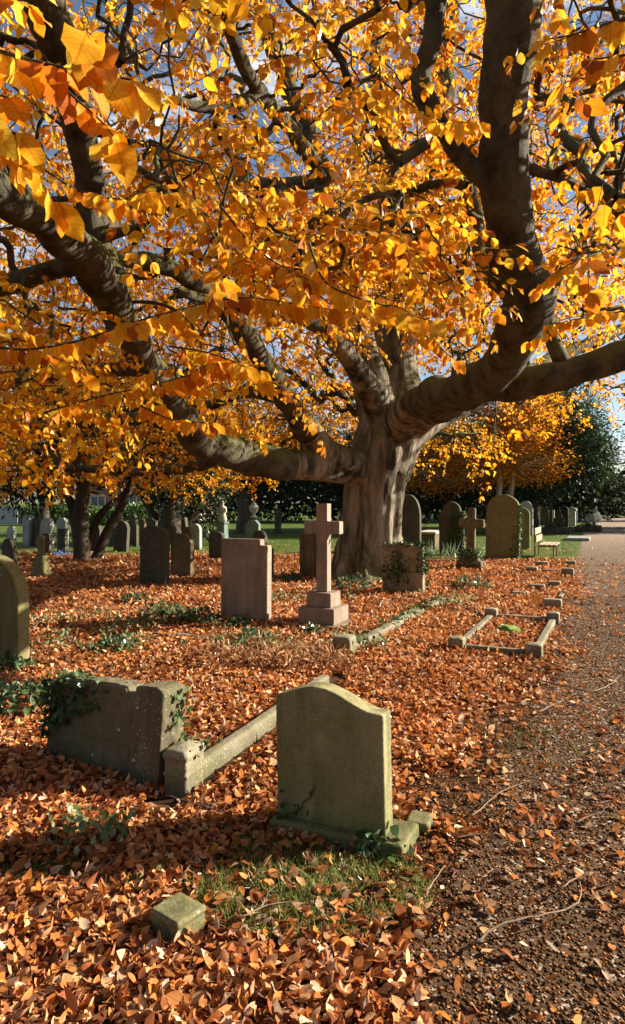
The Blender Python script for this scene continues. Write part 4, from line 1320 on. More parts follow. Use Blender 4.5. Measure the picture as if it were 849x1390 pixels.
# main limbs traced as (px, py, distance, width in px there); each starts inside the trunk
LIMBS = [
    # low limb that swings out to the left and comes over the viewer
    [(505, 640, 14.0, 42), (470, 634, 13.6, 42), (430, 632, 12.9, 42), (370, 628, 12.0, 44), (310, 611, 11.0, 45), (262, 586, 10.0, 43), (225, 540, 9.1, 41), (197, 490, 8.2, 41), (166, 436, 7.3, 44), (136, 372, 6.5, 50), (92, 326, 5.8, 54), (40, 288, 5.1, 56), (-30, 250, 4.5, 58), (-140, 200, 3.9, 60)],
    # limb rising near the viewer
    [(540, 585, 14.0, 44), (556, 556, 12.6, 42), (585, 537, 10.8, 42), (622, 529, 9.2, 44), (662, 508, 7.9, 52), (700, 462, 6.7, 62), (713, 402, 6.0, 68), (695, 320, 5.6, 66), (682, 232, 5.3, 66), (684, 130, 5.1, 70), (690, 20, 4.9, 74), (694, -120, 4.8, 74), (720, -420, 4.9, 66)],
    # right horizontal limb
    [(560, 570, 14.0, 40), (600, 552, 11.5, 40), (645, 532, 9.6, 40), (700, 521, 8.8, 41), (770, 508, 8.4, 41), (850, 484, 8.1, 42), (960, 450, 7.8, 40), (1120, 400, 7.4, 34)],
    # mossy limb going back to the right
    [(528, 640, 14.1, 44), (552, 600, 14.2, 40), (585, 572, 14.6, 36), (630, 548, 15.4, 32), (690, 520, 16.6, 26), (770, 480, 18, 20), (860, 440, 19, 12)],
    # dark limb rising left
    [(500, 640, 14.0, 40), (455, 624, 13.2, 40), (420, 588, 12.4, 38), (390, 540, 11.6, 34), (352, 487, 10.8, 32), (318, 436, 10.0, 30), (285, 395, 9.2, 26), (230, 364, 8.4, 22), (150, 348, 7.6, 18)],
    # long leader, centre
    [(545, 570, 14.2, 60), (540, 500, 14.3, 52), (553, 440, 14.4, 46), (575, 350, 14.6, 40), (592, 250, 14.9, 36), (600, 150, 15.2, 30), (612, 20, 15.6, 24), (620, -150, 16, 16)],
    # leader, left of centre
    [(525, 575, 14.1, 56), (500, 500, 14.0, 46), (478, 430, 13.9, 42), (455, 340, 13.8, 36), (440, 240, 13.6, 30), (405, 150, 13.2, 26), (370, 60, 12.8, 22), (330, -60, 12.4, 14)],
    # leader behind
    [(535, 570, 14.5, 56), (522, 480, 15.0, 44), (528, 380, 15.6, 38), (530, 260, 16.2, 32), (515, 130, 16.8, 24), (505, 0, 17.4, 16)],
    # thin pale limb reaching left above the middle
    [(520, 550, 13.8, 34), (470, 480, 12.4, 28), (430, 438, 11.4, 24), (370, 420, 10.4, 22), (300, 408, 9.4, 17), (240, 395, 8.6, 12)],
    # upper left limb crossing the corner
    [(136, 372, 6.5, 46), (124, 300, 6.4, 44), (120, 230, 6.2, 44), (108, 160, 5.9, 46), (88, 95, 5.6, 50), (68, 30, 5.3, 54), (40, -60, 5.0, 56), (0, -220, 4.8, 50)],
    # S shaped side limb of the near riser
    [(684, 262, 5.35, 30), (642, 228, 5.3, 28), (604, 184, 5.2, 27), (578, 132, 5.1, 28), (574, 95, 5.1, 27), (588, 55, 5.0, 27), (593, 0, 5.0, 27), (600, -90, 5.0, 24)],
    # dark branch at upper middle-left
    [(440, 240, 13.6, 22), (405, 190, 11.5, 20), (372, 150, 10.2, 20), (352, 125, 9.2, 20), (330, 85, 8.4, 19), (304, 20, 7.8, 18), (285, -60, 7.4, 16)],
    [(352, 125, 9.2, 20), (320, 143, 8.8, 17), (275, 146, 8.5, 15), (235, 132, 8.1, 10)],
    # right hand thin branches
    [(688, 216, 5.3, 20), (730, 232, 5.4, 14), (770, 244, 5.6, 12), (815, 268, 5.8, 12), (870, 290, 6.0, 10), (960, 300, 6.2, 7)],
    [(742, 236, 5.5, 10), (758, 190, 5.8, 10), (776, 120, 6.1, 9), (808, 70, 6.3, 8), (850, 20, 6.5, 6)],
    [(710, 400, 6.0, 26), (672, 384, 6.1, 22), (652, 348, 6.3, 20), (650, 300, 6.5, 16), (636, 240, 6.7, 12)],
    [(770, 508, 8.4, 24), (745, 440, 8.6, 18), (760, 370, 8.8, 16), (800, 330, 9.1, 14), (850, 290, 9.4, 11)],
    # left side lower branches
    [(120, 358, 6.2, 30), (70, 368, 6.3, 28), (10, 388, 6.4, 26), (-60, 400, 6.5, 22)],
    [(200, 498, 8.3, 26), (150, 500, 8.8, 20), (80, 508, 9.2, 17), (0, 518, 9.6, 15), (-80, 520, 10, 10)],
    [(310, 608, 11.0, 26), (270, 630, 11.6, 18), (200, 640, 12.2, 13), (110, 636, 12.8, 10), (30, 640, 13.2, 6)],
    [(262, 580, 10.0, 24), (180, 568, 10.6, 17), (90, 574, 11.2, 12), (0, 580, 11.8, 8)],
    [(390, 540, 11.6, 24), (330, 530, 11.9, 20), (280, 552, 12.2, 13), (200, 545, 12.6, 9)],
    [(592, 250, 14.9, 24), (640, 190, 14.6, 18), (700, 130, 14.2, 14), (760, 60, 13.8, 9)],
    [(440, 240, 13.6, 24), (395, 250, 14.2, 18), (320, 245, 14.8, 14), (240, 225, 15.4, 9)],
]
SKEL = []          # resampled limbs: array of (x, y, z, r)
stub = Acc()
stub.add(Vt, Qt, np.vstack([Tcap, Tbot]))
for li, lb in enumerate(LIMBS):
    p = np.array([list(P(a, b, d)) + [w * d / F / 2] for a, b, d, w in lb])
    if li == 8: p[0, 2] -= .1
    s = spline(p, .22)
    SKEL.append(s)
    if li < 9:
        L_ = np.concatenate([[0], np.cumsum(np.linalg.norm(np.diff(s[:, :3], axis=0), axis=1))])
        m_ = L_ < 2.6
        st_ = s[m_].copy()
        st_[:, 3] *= 1 + .35 * np.exp(-(L_[m_] / .9) ** 2)
        v, q, t = tube(st_[:, :3] - TR, st_[:, 3], 18, .06, li)
        stub.add(v, q, t)
tk = stub.build('trunk', M['bark'], tr_root)
m_ = tk.modifiers.new('blend', 'REMESH'); m_.mode = 'VOXEL'; m_.voxel_size = .028; m_.use_smooth_shade = True
m_ = tk.modifiers.new('soft', 'SMOOTH'); m_.iterations = 2; m_.factor = .5
foot(TX, TY, .8, .8, 0)
for li, s in enumerate(SKEL):
    s = spline(s, .09)
    jit = np.array([noise.noise_vector(Vector(q[:3]) * 1.7 + Vector((li, 0, 0))) for q in s]) * .35 + np.array([noise.noise_vector(Vector(q[:3]) * 5 + Vector((li, 3, 0))) for q in s]) * .12
    s[:, :3] += jit * s[:, 3:4] * np.clip(np.arange(len(s))[:, None] / 12, 0, 1) * (0.9 if li >= 9 else np.clip((np.arange(len(s))[:, None] - 26) / 20, 0, 1))
    L_ = np.concatenate([[0], np.cumsum(np.linalg.norm(np.diff(s[:, :3], axis=0), axis=1))])
    st_ = s[L_ > 2.2] if li < 9 else s
    r_ = st_[:, 3].copy()
    # knots and swellings
    r_ *= 1 + .045 * np.sin(L_[-len(r_):] * 2.3 + li) + .02 * np.sin(L_[-len(r_):] * 5.3 + 2 * li)
    if li >= 9:
        r_[:3] *= np.array([1.5, 1.25, 1.08])[:len(r_[:3])]
    a_ = Acc(); v, q, t = tube(st_[:, :3] - TR, r_, 24 if st_[:, 3].max() > .1 else 10, .13, li * 3.1); a_.add(v, q, t)
    a_.build('limb', M['bark_limb'], tr_root)
# branch scars on the near riser
for (px, py, d, r_) in [(672, 78, 5.02, .075), (705, 424, 5.95, .06), (655, 300, 5.5, .05)]:
    c = P(px, py, d) - TR
    b0 = P(690, py, d + .1) - TR
    dr = unit((c - b0)[None])[0]; dr = unit((dr + np.array([0, -.8, 0]))[None])[0]
    ss = np.array([b0, b0 + dr * .14, b0 + dr * .2, b0 + dr * .235, b0 + dr * .23])
    a_ = Acc(); v, q, t = tube(ss, [r_ * 1.6, r_ * 1.25, r_, r_ * .75, r_ * .3], 14, .15, px); a_.add(v, q, t)
    a_.build('branch_scar', M['bark_limb'], tr_root)

# --- branch growth: every spray of leaves is joined to the nearest wood
npos = np.zeros((90000, 3)); nrad = np.zeros(90000); npar = np.full(90000, -1); nlimb = np.zeros(90000, bool)
nc = 0
for s in SKEL:
    for q in s:
        if np.hypot(q[0] - TX, q[1] - TY) < 1.2 and q[2] < 4: continue
        if q[2] < 1.8: continue
        npos[nc] = q[:3]; nrad[nc] = q[3]; nlimb[nc] = True; nc += 1


def project(p):
    return CX + p[:, 0] / p[:, 1] * F, HY - (p[:, 2] - CH) / p[:, 1] * F


def limb_clear(p, pad):
    """true where a spray at p does not hide a main limb or the trunk from the path"""
    u, v = project(p)
    ok = np.ones(len(p), bool)
    for li, extra in ((0, .65), (1, 1), (2, .9), (3, .3), (4, .25), (9, .55), (10, .85), (11, .4)):
        s = SKEL[li]
        su, sv = project(s)
        for a_, b_, d_, r_ in zip(su, sv, s[:, 1], s[:, 3]):
            hit = (np.hypot(u - a_, v - b_) < (r_ * F / d_ + pad * F / p[:, 1])) & (p[:, 1] < d_ + .2)
            ok &= ~(hit & (rng.uniform(0, 1, len(p)) < .93 * extra))
    for z_ in np.arange(1.2, 4.4, .3):
        a_, b_ = project(np.array([[TX + .2, TY - .6, z_]]))
        ok &= ~((np.hypot(u - a_, v - b_) < 52 + (pad + .15) * F / p[:, 1]) & (p[:, 1] < TY - 1))
    return ok


def crown_targets(n):
    out = []
    got = 0
    while got < n:
        m = 40000
        p = np.stack([rng.uniform(-11, 9.5, m), rng.uniform(1.2, 22, m), rng.uniform(1.9, 13.5, m)], 1)
        rho = np.hypot(p[:, 0] - TX, (p[:, 1] - TY))
        zmin = 2.15 + .25 * n2(p[:, 0], p[:, 1], .8, 3) + 1.0 * np.clip(1 - rho / 4.0, 0, 1)
        right = (p[:, 0] > 2.5) & (p[:, 1] < 15)
        zmin = np.where(right, 2.5 + .42 * p[:, 0], zmin)
        zmin = np.where(p[:, 0] > .30 * p[:, 1], np.maximum(zmin, 1.9 + .115 * p[:, 1]), zmin)
        zmin = np.where((p[:, 1] > 15) & (p[:, 0] > -1), np.maximum(zmin, 2.9), zmin)
        zmin = np.where(p[:, 1] < 6, np.maximum(zmin, 2.3 + .1 * (6 - p[:, 1])), zmin)
        top = 13.2 - .055 * rho ** 2
        ok = (p[:, 2] > zmin) & (p[:, 2] < top) & (rho < 12.3)
        # what could be seen from about here
        ok &= np.abs(p[:, 0]) < .4717 * p[:, 1] * 1.25 + .9
        ok &= p[:, 2] < CH + .77 * p[:, 1] * 1.12 + .8
        ok &= ~((p[:, 0] > 1.5) & (p[:, 1] > 11) & (p[:, 2] < 5.5) & (rng.uniform(0, 1, m) < .5))
        # layered clumps with gaps between
        cl_ = n2(p[:, 0] * 1.0, p[:, 1] * 1.0 + p[:, 2] * 1.7, 1.0, 2) + .8 * n2(p[:, 2] * 2.1, p[:, 0] + p[:, 1] * .6, 1.1, 5)
        ok &= cl_ > -.42 + rng.normal(0, .35, m)
        near = p[:, 1] < 6.5
        ok &= near | (rng.uniform(0, 1, m) < .42)
        ok &= np.linalg.norm(p - [0, 0, CH], axis=1) > 2.4
        ok &= ~((rho < 1.6) & (p[:, 2] < 4.5))
        # a little thinner high up where the sky comes through
        ok &= (p[:, 2] < 6.0) | (rng.uniform(0, 1, m) < np.where(p[:, 0] < 0, .5, .75))
        p = p[ok]
        p = p[limb_clear(p, .28)]
        out.append(p); got += len(p)
    return np.vstack(out)[:n]


NSPRAY = 7000
tg = crown_targets(NSPRAY)
ex = crown_targets(9000)
eu, ev = project(ex)
ex = ex[(ex[:, 1] > 2.9) & (ex[:, 1] < 8.5) & (ev > 190) & (ev < 590) & (eu < 640)]
tg = np.vstack([tg, ex[:1150]])
# order: near the wood first
dd = np.array([np.min(np.linalg.norm(npos[:nc] - q, axis=1)) for q in tg])
tg = tg[np.argsort(dd)]
paths = []
tip_dir = np.zeros((len(tg), 3))
for ti, q in enumerate(tg):
    dv = q - npos[:nc]
    d2 = np.linalg.norm(dv, axis=1)
    # branches prefer to run outward from the trunk
    out_ = npos[:nc] - np.array([TX, TY, 3.0])
    pen = np.maximum(0, -np.sum(dv * out_, 1) / (d2 * np.linalg.norm(out_, axis=1) + 1e-6))
    i0 = int(np.argmin(d2 * (1 + .8 * pen)))
    A0 = npos[i0]; L_ = d2[i0]
    if L_ < .12:
        tip_dir[ti] = unit((q - np.array([TX, TY, 2.0]))[None])[0]; continue
    mid = (A0 + q) / 2 + np.array([0, 0, .12 * L_]) + rng.normal(0, .09 * L_, 3)
    k_ = max(3, int(L_ / .2) + 1)
    t_ = np.linspace(0, 1, k_ + 1)[:, None]
    pts = (1 - t_) ** 2 * A0 + 2 * t_ * (1 - t_) * mid + t_ * t_ * q
    pts[1:-1] += rng.normal(0, .022, (k_ - 1, 3))
    idx = [i0]
    for pp in pts[1:]:
        npos[nc] = pp; npar[nc] = idx[-1]; idx.append(nc); nc += 1
    paths.append(idx)
    tip_dir[ti] = pts[-1] - pts[-2]
cnt = np.zeros(nc)
for idx in paths: cnt[idx[-1]] += 1
for n_ in range(nc - 1, -1, -1):
    if npar[n_] >= 0: cnt[npar[n_]] += cnt[n_]
br = Acc()
for idx in paths:
    r_ = .0058 * np.maximum(cnt[idx[1:]], 1) ** .52
    r0 = r_[0]
    r_ = np.concatenate([[r0], r_])
    if nlimb[idx[0]]: r_ = np.minimum(r_, nrad[idx[0]] * .75); r_[0] *= 1.3
    r_ = np.minimum(r_, .09)
    d_ = npos[idx[0]][1]
    r_ = np.maximum(r_, .0035)
    v, q, t = tube(npos[idx] - TR, r_, 6 if r_[0] > .02 else 4, close=False)
    br.add(v, q, t)
br.build('branches', M['bark_limb'], tr_root)

# --- leaf sprays
def make_spray(rs, n_nodes=9, step=.055):
    """flat drooping spray; returns leaf positions, directions, normals, twig segments"""
    pos, dr, nr, seg = [], [], [], []
    def axis(o, d, nn, depth):
        p = np.array(o, float); d = np.array(d, float)
        for k_ in range(nn):
            pn = p + d * step * rs.uniform(.85, 1.15)
            seg.append((p.copy(), pn.copy()))
            side = 1 if k_ % 2 else -1
            s_ = unit(np.array([[-d[1], d[0], 0]]))[0] * side
            if depth == 0 and k_ % 3 == 1 and k_ < nn - 2:
                axis(pn, unit((d * .75 + s_ * .8)[None])[0], max(2, int((nn - k_) * .55)), 1)
            else:
                l = d * .45 + s_ * rs.uniform(.5, .95) + np.array([0, 0, -rs.uniform(.1, .95)])
                pos.append(pn); dr.append(l); nr.append([rs.gauss(0, .35), rs.gauss(0, .35), 1.0])
            d = unit((d + np.array([rs.gauss(0, .10), rs.gauss(0, .10), -.045]))[None])[0]
            p = pn
        pos.append(p); dr.append(d + np.array([0, 0, -.4])); nr.append([rs.gauss(0, .3), rs.gauss(0, .3), 1.0])
    axis((0, 0, 0), (1, 0, .08), n_nodes, 0)
    return np.array(pos), unit(np.array(dr)), np.array(nr), np.array(seg)


SPR = [make_spray(random.Random(100 + k_), random.Random(k_).choice([8, 9, 10, 11])) for k_ in range(14)]
PAL = np.array([(.86, .41, .02), (.83, .32, .013), (.90, .51, .026), (.70, .21, .012), (.88, .56, .05), (.45, .13, .015)])


def spray_set(tg, dirs, name, hi, leaf_size, twigs=True, hue=None):
    LP, LD, LN, LS, LT = [], [], [], [], []
    tw = Acc()
    for q, d in zip(tg, dirs):
        lp, ld, ln, sg = SPR[rng.integers(len(SPR))]
        f = np.array([d[0], d[1], np.clip(d[2], -.5, .25) - .12 + rng.normal(0, .1)])
        f = unit(f[None])[0]
        if abs(f[2]) > .95: f = np.array([1, 0, 0.])
        s_ = unit(np.cross([0, 0, 1.], f)[None])[0]
        up = np.cross(f, s_)
        ro = rng.normal(0, .3)
        s2 = s_ * math.cos(ro) + up * math.sin(ro); u2 = -s_ * math.sin(ro) + up * math.cos(ro)
        Rm = np.stack([f, s2, u2], 1)
        sc = rng.uniform(.85, 1.2)
        LP.append(lp @ Rm.T * sc + q)
        # hanging keeps to the vertical of the world
        ldw = ld @ Rm.T
        LD.append(ldw); LN.append(ln @ Rm.T + rng.normal(0, .4, ln.shape))
        h_ = (n2(np.array([q[0]]), np.array([q[1] + q[2]]), 1.1, 8)[0] if hue is None else hue)
        w_ = np.array([.30, .22, .20, .10, .12, .06])
        w_ = w_ * np.exp(h_ * np.array([.2, -.4, .7, -1.2, 1.2, -1.4])); w_ /= w_.sum()
        LT.append(PAL[rng.choice(6, len(lp), p=w_)] * rng.uniform(.82, 1.12, (len(lp), 1)))
        LS.append(rng.uniform(.7, 1.15, len(lp)) * leaf_size)
        if twigs:
            for a_, b_ in sg[::1]:
                v, q_, t_ = tube(np.array([a_ @ Rm.T * sc + q, b_ @ Rm.T * sc + q]) - TR, [.0022, .0018], 3, close=False)
                tw.add(v, q_, t_)
    LP = np.vstack(LP) - TR
    o = leaves(name, LP, np.vstack(LD), np.vstack(LN), np.concatenate(LS), np.vstack(LT), M['leaf_near'] if hi else M['leaf'], tr_root, hi=hi, width=.66, fold=.22, droop=.22, ripple=.05)
    if twigs: tw.build('twigs', M['bark_limb'], tr_root)
    return o


dist = np.linalg.norm(tg - [0, 0, CH], axis=1)
nr_ = dist < 6.5
spray_set(tg[nr_], tip_dir[nr_], 'foliage', True, .084)
spray_set(tg[~nr_], tip_dir[~nr_], 'foliage', False, .094, twigs=False)

# --- boughs that hang close to the viewer, traced as (px, py, distance)
NEAR = [
    ([(-90, 30, 1.5), (-20, 62, 1.45), (60, 86, 1.4), (120, 96, 1.38), (178, 108, 1.36)], .09, -.5, 1),
    ([(-90, 100, 1.5), (-30, 120, 1.5), (10, 132, 1.45)], .09, -.5, 0),
    ([(-80, 130, 1.4), (-20, 165, 1.35), (22, 182, 1.33)], .09, -.4, 1),
    ([(-70, -30, 1.6), (0, -10, 1.6), (40, 6, 1.6)], .08, .9, 0),
    ([(-60, 455, 3.0), (20, 474, 2.9), (100, 464, 2.85), (180, 438, 2.8), (260, 416, 2.75), (330, 404, 2.7), (400, 412, 2.7), (450, 420, 2.7)], .088, -.2, 2),
    ([(420, 330, 3.0), (440, 380, 2.8), (480, 402, 2.7), (520, 414, 2.65), (560, 428, 2.6), (588, 436, 2.6)], .09, .6, 1),
    ([(60, 560, 3.6), (130, 540, 3.5), (200, 524, 3.4), (270, 506, 3.35), (330, 496, 3.3)], .09, -.4, 2),
    ([(230, 470, 3.4), (280, 478, 3.3), (340, 500, 3.2), (360, 516, 3.2)], .09, .3, 1),
    ([(180, 545, 3.6), (235, 570, 3.5), (290, 574, 3.4)], .085, -.4, 1),
    ([(880, 20, 1.9), (830, 30, 1.9), (780, 46, 1.85), (748, 52, 1.85)], .085, -.1, 0),
    ([(890, 60, 2.0), (850, 74, 2.0), (806, 80, 2.0)], .085, -.5, 0),
    ([(300, 280, 3.0), (340, 330, 2.9), (380, 360, 2.85), (420, 380, 2.8)], .09, -.4, 1),
    ([(560, 440, 3.4), (590, 466, 3.3), (620, 490, 3.3)], .08, .1, 0),
    ([(520, 110, 4.0), (570, 150, 3.9), (610, 170, 3.9), (650, 172, 3.9)], .09, .7, 1),
    ([(820, 340, 3.8), (770, 360, 3.7), (745, 380, 3.7)], .085, .2, 1),
    ([(860, 420, 4.2), (800, 430, 4.2), (750, 440, 4.2)], .085, .2, 1),
    ([(60, 230, 3.2), (110, 260, 3.1), (170, 270, 3.1), (230, 262, 3.1)], .085, .1, 2),
    ([(420, 170, 4.2), (470, 130, 4.0), (520, 120, 4.0)], .085, .6, 1),
]
LP, LD, LN, LS, LT = [], [], [], [], []
tw = Acc()
for pxs, sz, hue, fork in NEAR:
    s = spline(np.array([P(*q) for q in pxs]), .03)
    n_ = len(s)
    v, q, t = tube(s - TR, np.linspace(.006, .0022, n_), 6); tw.add(v, q, t)
    st = max(1, int(sz * .42 / .03))
    axes = [(s, 1.0)]
    for f in range(fork * 2):
        i_ = int(n_ * (.2 + .6 * (f + rng.uniform(0, 1)) / (fork * 2)))
        d0 = unit((s[min(i_ + 2, n_ - 1)] - s[max(0, i_ - 2)])[None])[0]
        sd = unit(np.cross(d0, [0, 0, 1.])[None])[0] * (1 if f % 2 else -1)
        b = [s[i_]]
        dcur = unit((d0 * .8 + sd * .7)[None])[0]
        for _ in range(rng.integers(7, 13)):
            b.append(b[-1] + dcur * .03); dcur = unit((dcur + rng.normal(0, .08, 3) + [0, 0, -.03])[None])[0]
        b = np.array(b)
        v, q, t = tube(b - TR, np.linspace(.0035, .0016, len(b)), 5); tw.add(v, q, t)
        axes.append((b, .9))
    for ax, g_ in axes:
        m = len(ax)
        for i_ in range(2, m, st):
            d0 = unit((ax[min(i_ + 1, m - 1)] - ax[i_ - 1])[None])[0]
            sd = unit(np.cross(d0, [0, 0, 1.])[None])[0] * (1 if (i_ // st) % 2 else -1)
            LP.append(ax[i_]); LD.append(d0 * .35 + sd * rng.uniform(.25, .8) + np.array([0, 0, -rng.uniform(.5, 1.3)]))
            LN.append(rng.normal(0, .5, 3) + [0, -.5, .7])
            LS.append(sz * rng.uniform(.7, 1.12) * g_)
            w_ = np.array([.30, .22, .20, .10, .12, .06]) * np.exp(hue * np.array([.2, -.4, .7, -1.2, 1.2, -1.4])); w_ /= w_.sum()
            LT.append(PAL[rng.choice(6, p=w_)] * rng.uniform(.85, 1.1))
        LP.append(ax[-1]); LD.append(unit((ax[-1] - ax[-3])[None])[0] + [0, 0, -.5]); LN.append(rng.normal(0, .4, 3) + [0, -.4, .8]); LS.append(sz); LT.append(PAL[0])
leaves('foliage', np.array(LP) - TR, np.array(LD), np.array(LN), np.array(LS), np.array(LT), M['leaf_near'], tr_root, fine=True, width=.70, fold=.18, droop=.28, ripple=.05)
tw.build('twigs', M['bark_limb'], tr_root)

# ------------------------------------------------------------------ other trees
YEWC = [(.014, .024, .008), (.022, .036, .010), (.034, .050, .014), (.016, .024, .011)]
CONC = [(.03, .055, .015), (.05, .085, .02), (.075, .105, .03), (.03, .045, .02)]


def foliage_tree(name, label, base, stems, blobs, cols, mat, bark, n, size, cat='tree', group=None, width=.35, clump=.45, per=9, up=.6, spread=1.0):
    """stems: list of [(dx,dy,z,r)...]; blobs: (cx,cy,cz,rx,ry,rz) relative to base"""
    root = empty(name, base)
    tag(root, label, cat, group)
    rs = random.Random(hash(label) % 1000 if False else len(label))
    a_ = Acc()
    for st_ in stems:
        s = spline(np.array(st_, float), .25)
        v, q, t = tube(s[:, :3], s[:, 3], 12, .18, rs.uniform(0, 50)); a_.add(v, q, t)
    if stems: a_.build('trunk', bark, root)
    vol = np.array([b[3] * b[4] * b[5] for b in blobs]); vol = vol / vol.sum()
    P_, D_, T_ = [], [], []
    lb = Acc()
    tops = [np.array(s[-1][:3], float) for s in stems] or [np.array([0, 0, 1.])]
    mids = [np.array(s[len(s) // 2][:3], float) for s in stems] or [np.array([0, 0, 1.])]
    for b, w_ in zip(blobs, vol):
        m = int(n * w_ / per)
        u_ = unit(rng.normal(0, 1, (m, 3)))
        sd = rng.uniform(0, 50)
        lum = 1 + .28 * n2(u_[:, 0] * 3 + u_[:, 2] * 2, u_[:, 1] * 3, 1.2, sd)
        rr = rng.uniform(.15, 1, m) ** .45 * lum
        c_ = u_ * rr[:, None] * np.array(b[3:]) + np.array(b[:3])
        c_ = c_[c_[:, 2] > .25]
        m = len(c_)
        for c in c_[::max(1, m // 24)]:
            o_ = min(tops + mids, key=lambda z_: np.linalg.norm(z_ - c))
            if stems:
                v, q, t = tube(spline(np.array([o_, (o_ + c) / 2 + [0, 0, .1], c]), .5), np.linspace(.05, .012, len(spline(np.array([o_, (o_ + c) / 2 + [0, 0, .1], c]), .5))), 5, close=False); lb.add(v, q, t)
        off = rng.normal(0, clump * .5, (m, per, 3)) * [1, 1, .55]
        P_.append((c_[:, None] + off).reshape(-1, 3))
        out_ = unit(c_ - np.array(b[:3]))[:, None]
        D_.append((out_ * spread + off / (clump * .5) * .5 + rng.normal(0, .35, (m, per, 3)) + [0, 0, -.15]).reshape(-1, 3))
        ci = rng.integers(0, len(cols), m)
        T_.append(np.repeat(np.array(cols)[ci] * rng.uniform(.7, 1.35, (m, 1)), per, 0) * rng.uniform(.8, 1.2, (m * per, 1)))
    P_ = np.vstack(P_); D_ = np.vstack(D_); T_ = np.vstack(T_)
    if stems and lb.n: lb.build('branches', bark, root)
    leaves('crown', P_, D_, rng.normal(0, .6, P_.shape) + [0, 0, up], rng.uniform(.6, 1.2, len(P_)) * size, T_, mat, root, width=width)
    return root


# dark multi-stemmed yew on the left
b1 = G(106, 763) + np.array([0, .25, 0])
foliage_tree('yew_tree', 'dark multi stemmed yew with a slanting second stem, in front of the left lawn', b1,
             [[(0, 0, -.1, .26), (.02, 0, .5, .22), (-.02, 0, 1.3, .2), (.05, .1, 2.4, .16), (.1, .1, 3.6, .1)],
              [(.25, .3, -.1, .16), (.55, .4, .7, .14), (.95, .5, 1.5, .12), (1.35, .6, 2.5, .09)],
              [(-.1, .1, .4, .14), (-.3, .2, 1.4, .12), (-.8, .3, 2.4, .08)],
              [(.1, .2, .3, .12), (.4, .5, 1.3, .1), (1.5, 1.1, 2.3, .07)]],
             [(-2.2, 1.6, 2.3, 2.2, 1.8, 1.0), (1.6, 2.0, 2.6, 1.6, 1.4, .8), (-1.9, 1.2, 3.1, 2.4, 2.2, 1.45), (.6, .6, 3.7, 2.3, 2.2, 1.5), (-.4, 1.6, 4.6, 2.8, 2.4, 1.6)], YEWC, M['yew'], M['bark_dark'], 26000, .16)
b2 = G(232, 738)
foliage_tree('yew_tree', 'broad dark yew standing behind the large dark green headstone', b2,
             [[(0, 0, -.1, .5), (.0, 0, .8, .42), (.1, 0, 2, .34), (.2, .1, 4, .2)], [(-.3, .1, .2, .2), (-.9, .2, 1.4, .15), (-1.5, .3, 2.6, .1)], [(.3, .1, .3, .2), (.9, .3, 1.3, .15), (1.6, .3, 2.6, .1)]],
             [(0, .4, 3.0, 2.6, 2.2, 1.5), (.6, .9, 1.5, 1.6, 1.2, 1.5), (.4, .6, 4.8, 2.8, 2.2, 1.8)], YEWC, M['yew'], M['bark_dark'], 24000, .18)
b3 = np.array([-3.5, 34.5, 0])
foliage_tree('yew_tree', 'dark yew behind the statue and the urn', b3,
             [[(0, 0, -.1, .5), (0, 0, 1, .42), (.1, 0, 3, .3), (0, 0, 5, .15)]],
             [(-.4, .6, 3.8, 3.0, 2.2, 1.9), (.6, 1.5, 1.9, 1.2, 1.2, 1.3), (1.6, .8, 4.4, 2.6, 2.2, 2.4)], YEWC, M['yew'], M['bark_dark'], 22000, .2)
b4 = np.array([1.9, 36, 0])
foliage_tree('yew_tree', 'dark yew directly behind the beech trunk', b4,
             [[(0, 0, -.1, .5), (0, 0, 1, .42), (.1, 0, 3, .3), (0, 0, 5, .15)]],
             [(-.2, .6, 3.4, 2.6, 2.2, 2.2), (1.6, 1.0, 2.6, 2.2, 2, 2.0), (.6, 1, 5.2, 3, 2.4, 2.0)], YEWC, M['yew'], M['bark_dark'], 22000, .2)
b5 = np.array([7.4, 36, 0])
foliage_tree('yew_tree', 'dark yew behind the shouldered headstone and the brown cross', b5,
             [[(0, 0, -.1, .5), (0, 0, 1, .42), (.1, 0, 3, .3), (0, 0, 5, .15)]],
             [(-1.2, .6, 2.8, 2.4, 2.0, 2.3), (1.6, 1.0, 3.0, 2.4, 2, 2.2), (.6, 1, 5.6, 3.2, 2.4, 2.2)], YEWC, M['yew'], M['bark_dark'], 22000, .2)
# right hand evergreens
b6 = G(722, 716)
foliage_tree('conifer_tree', 'green drooping conifer behind the bench and the far graves', b6,
             [[(0, 0, -.1, .45), (0, 0, 1.5, .4), (.1, 0, 4, .3), (0, 0, 7, .12)]],
             [(-.5, .5, 3.4, 2.9, 2.4, 2.0), (.3, .5, 6.0, 3.0, 2.2, 2.4), (1.9, .2, 4.6, 2.0, 1.6, 2.6), (.4, .5, 8.0, 2.0, 2.0, 1.9)], CONC, M['yew'], M['bark_dark'], 30000, .26, up=.2, clump=.6)
b7 = np.array([23.4, 61.5, 0])
foliage_tree('conifer_tree', 'tall bushy conifer above the pedestal tomb', b7,
             [[(0, 0, -.1, .5), (0, 0, 2, .42), (.1, 0, 5, .3), (0, 0, 9, .12)]],
             [(-1.0, 1, 4.8, 4.2, 3, 3.0), (.2, 1, 9.0, 3.8, 3, 3.6), (2.0, .6, 6.4, 3.2, 2.6, 3.2), (-2.6, 1, 7.6, 3, 2.6, 2.8)], CONC, M['yew'], M['bark_dark'], 40000, .32, up=.2, clump=.7)
b8 = np.array([27.5, 68, 0])
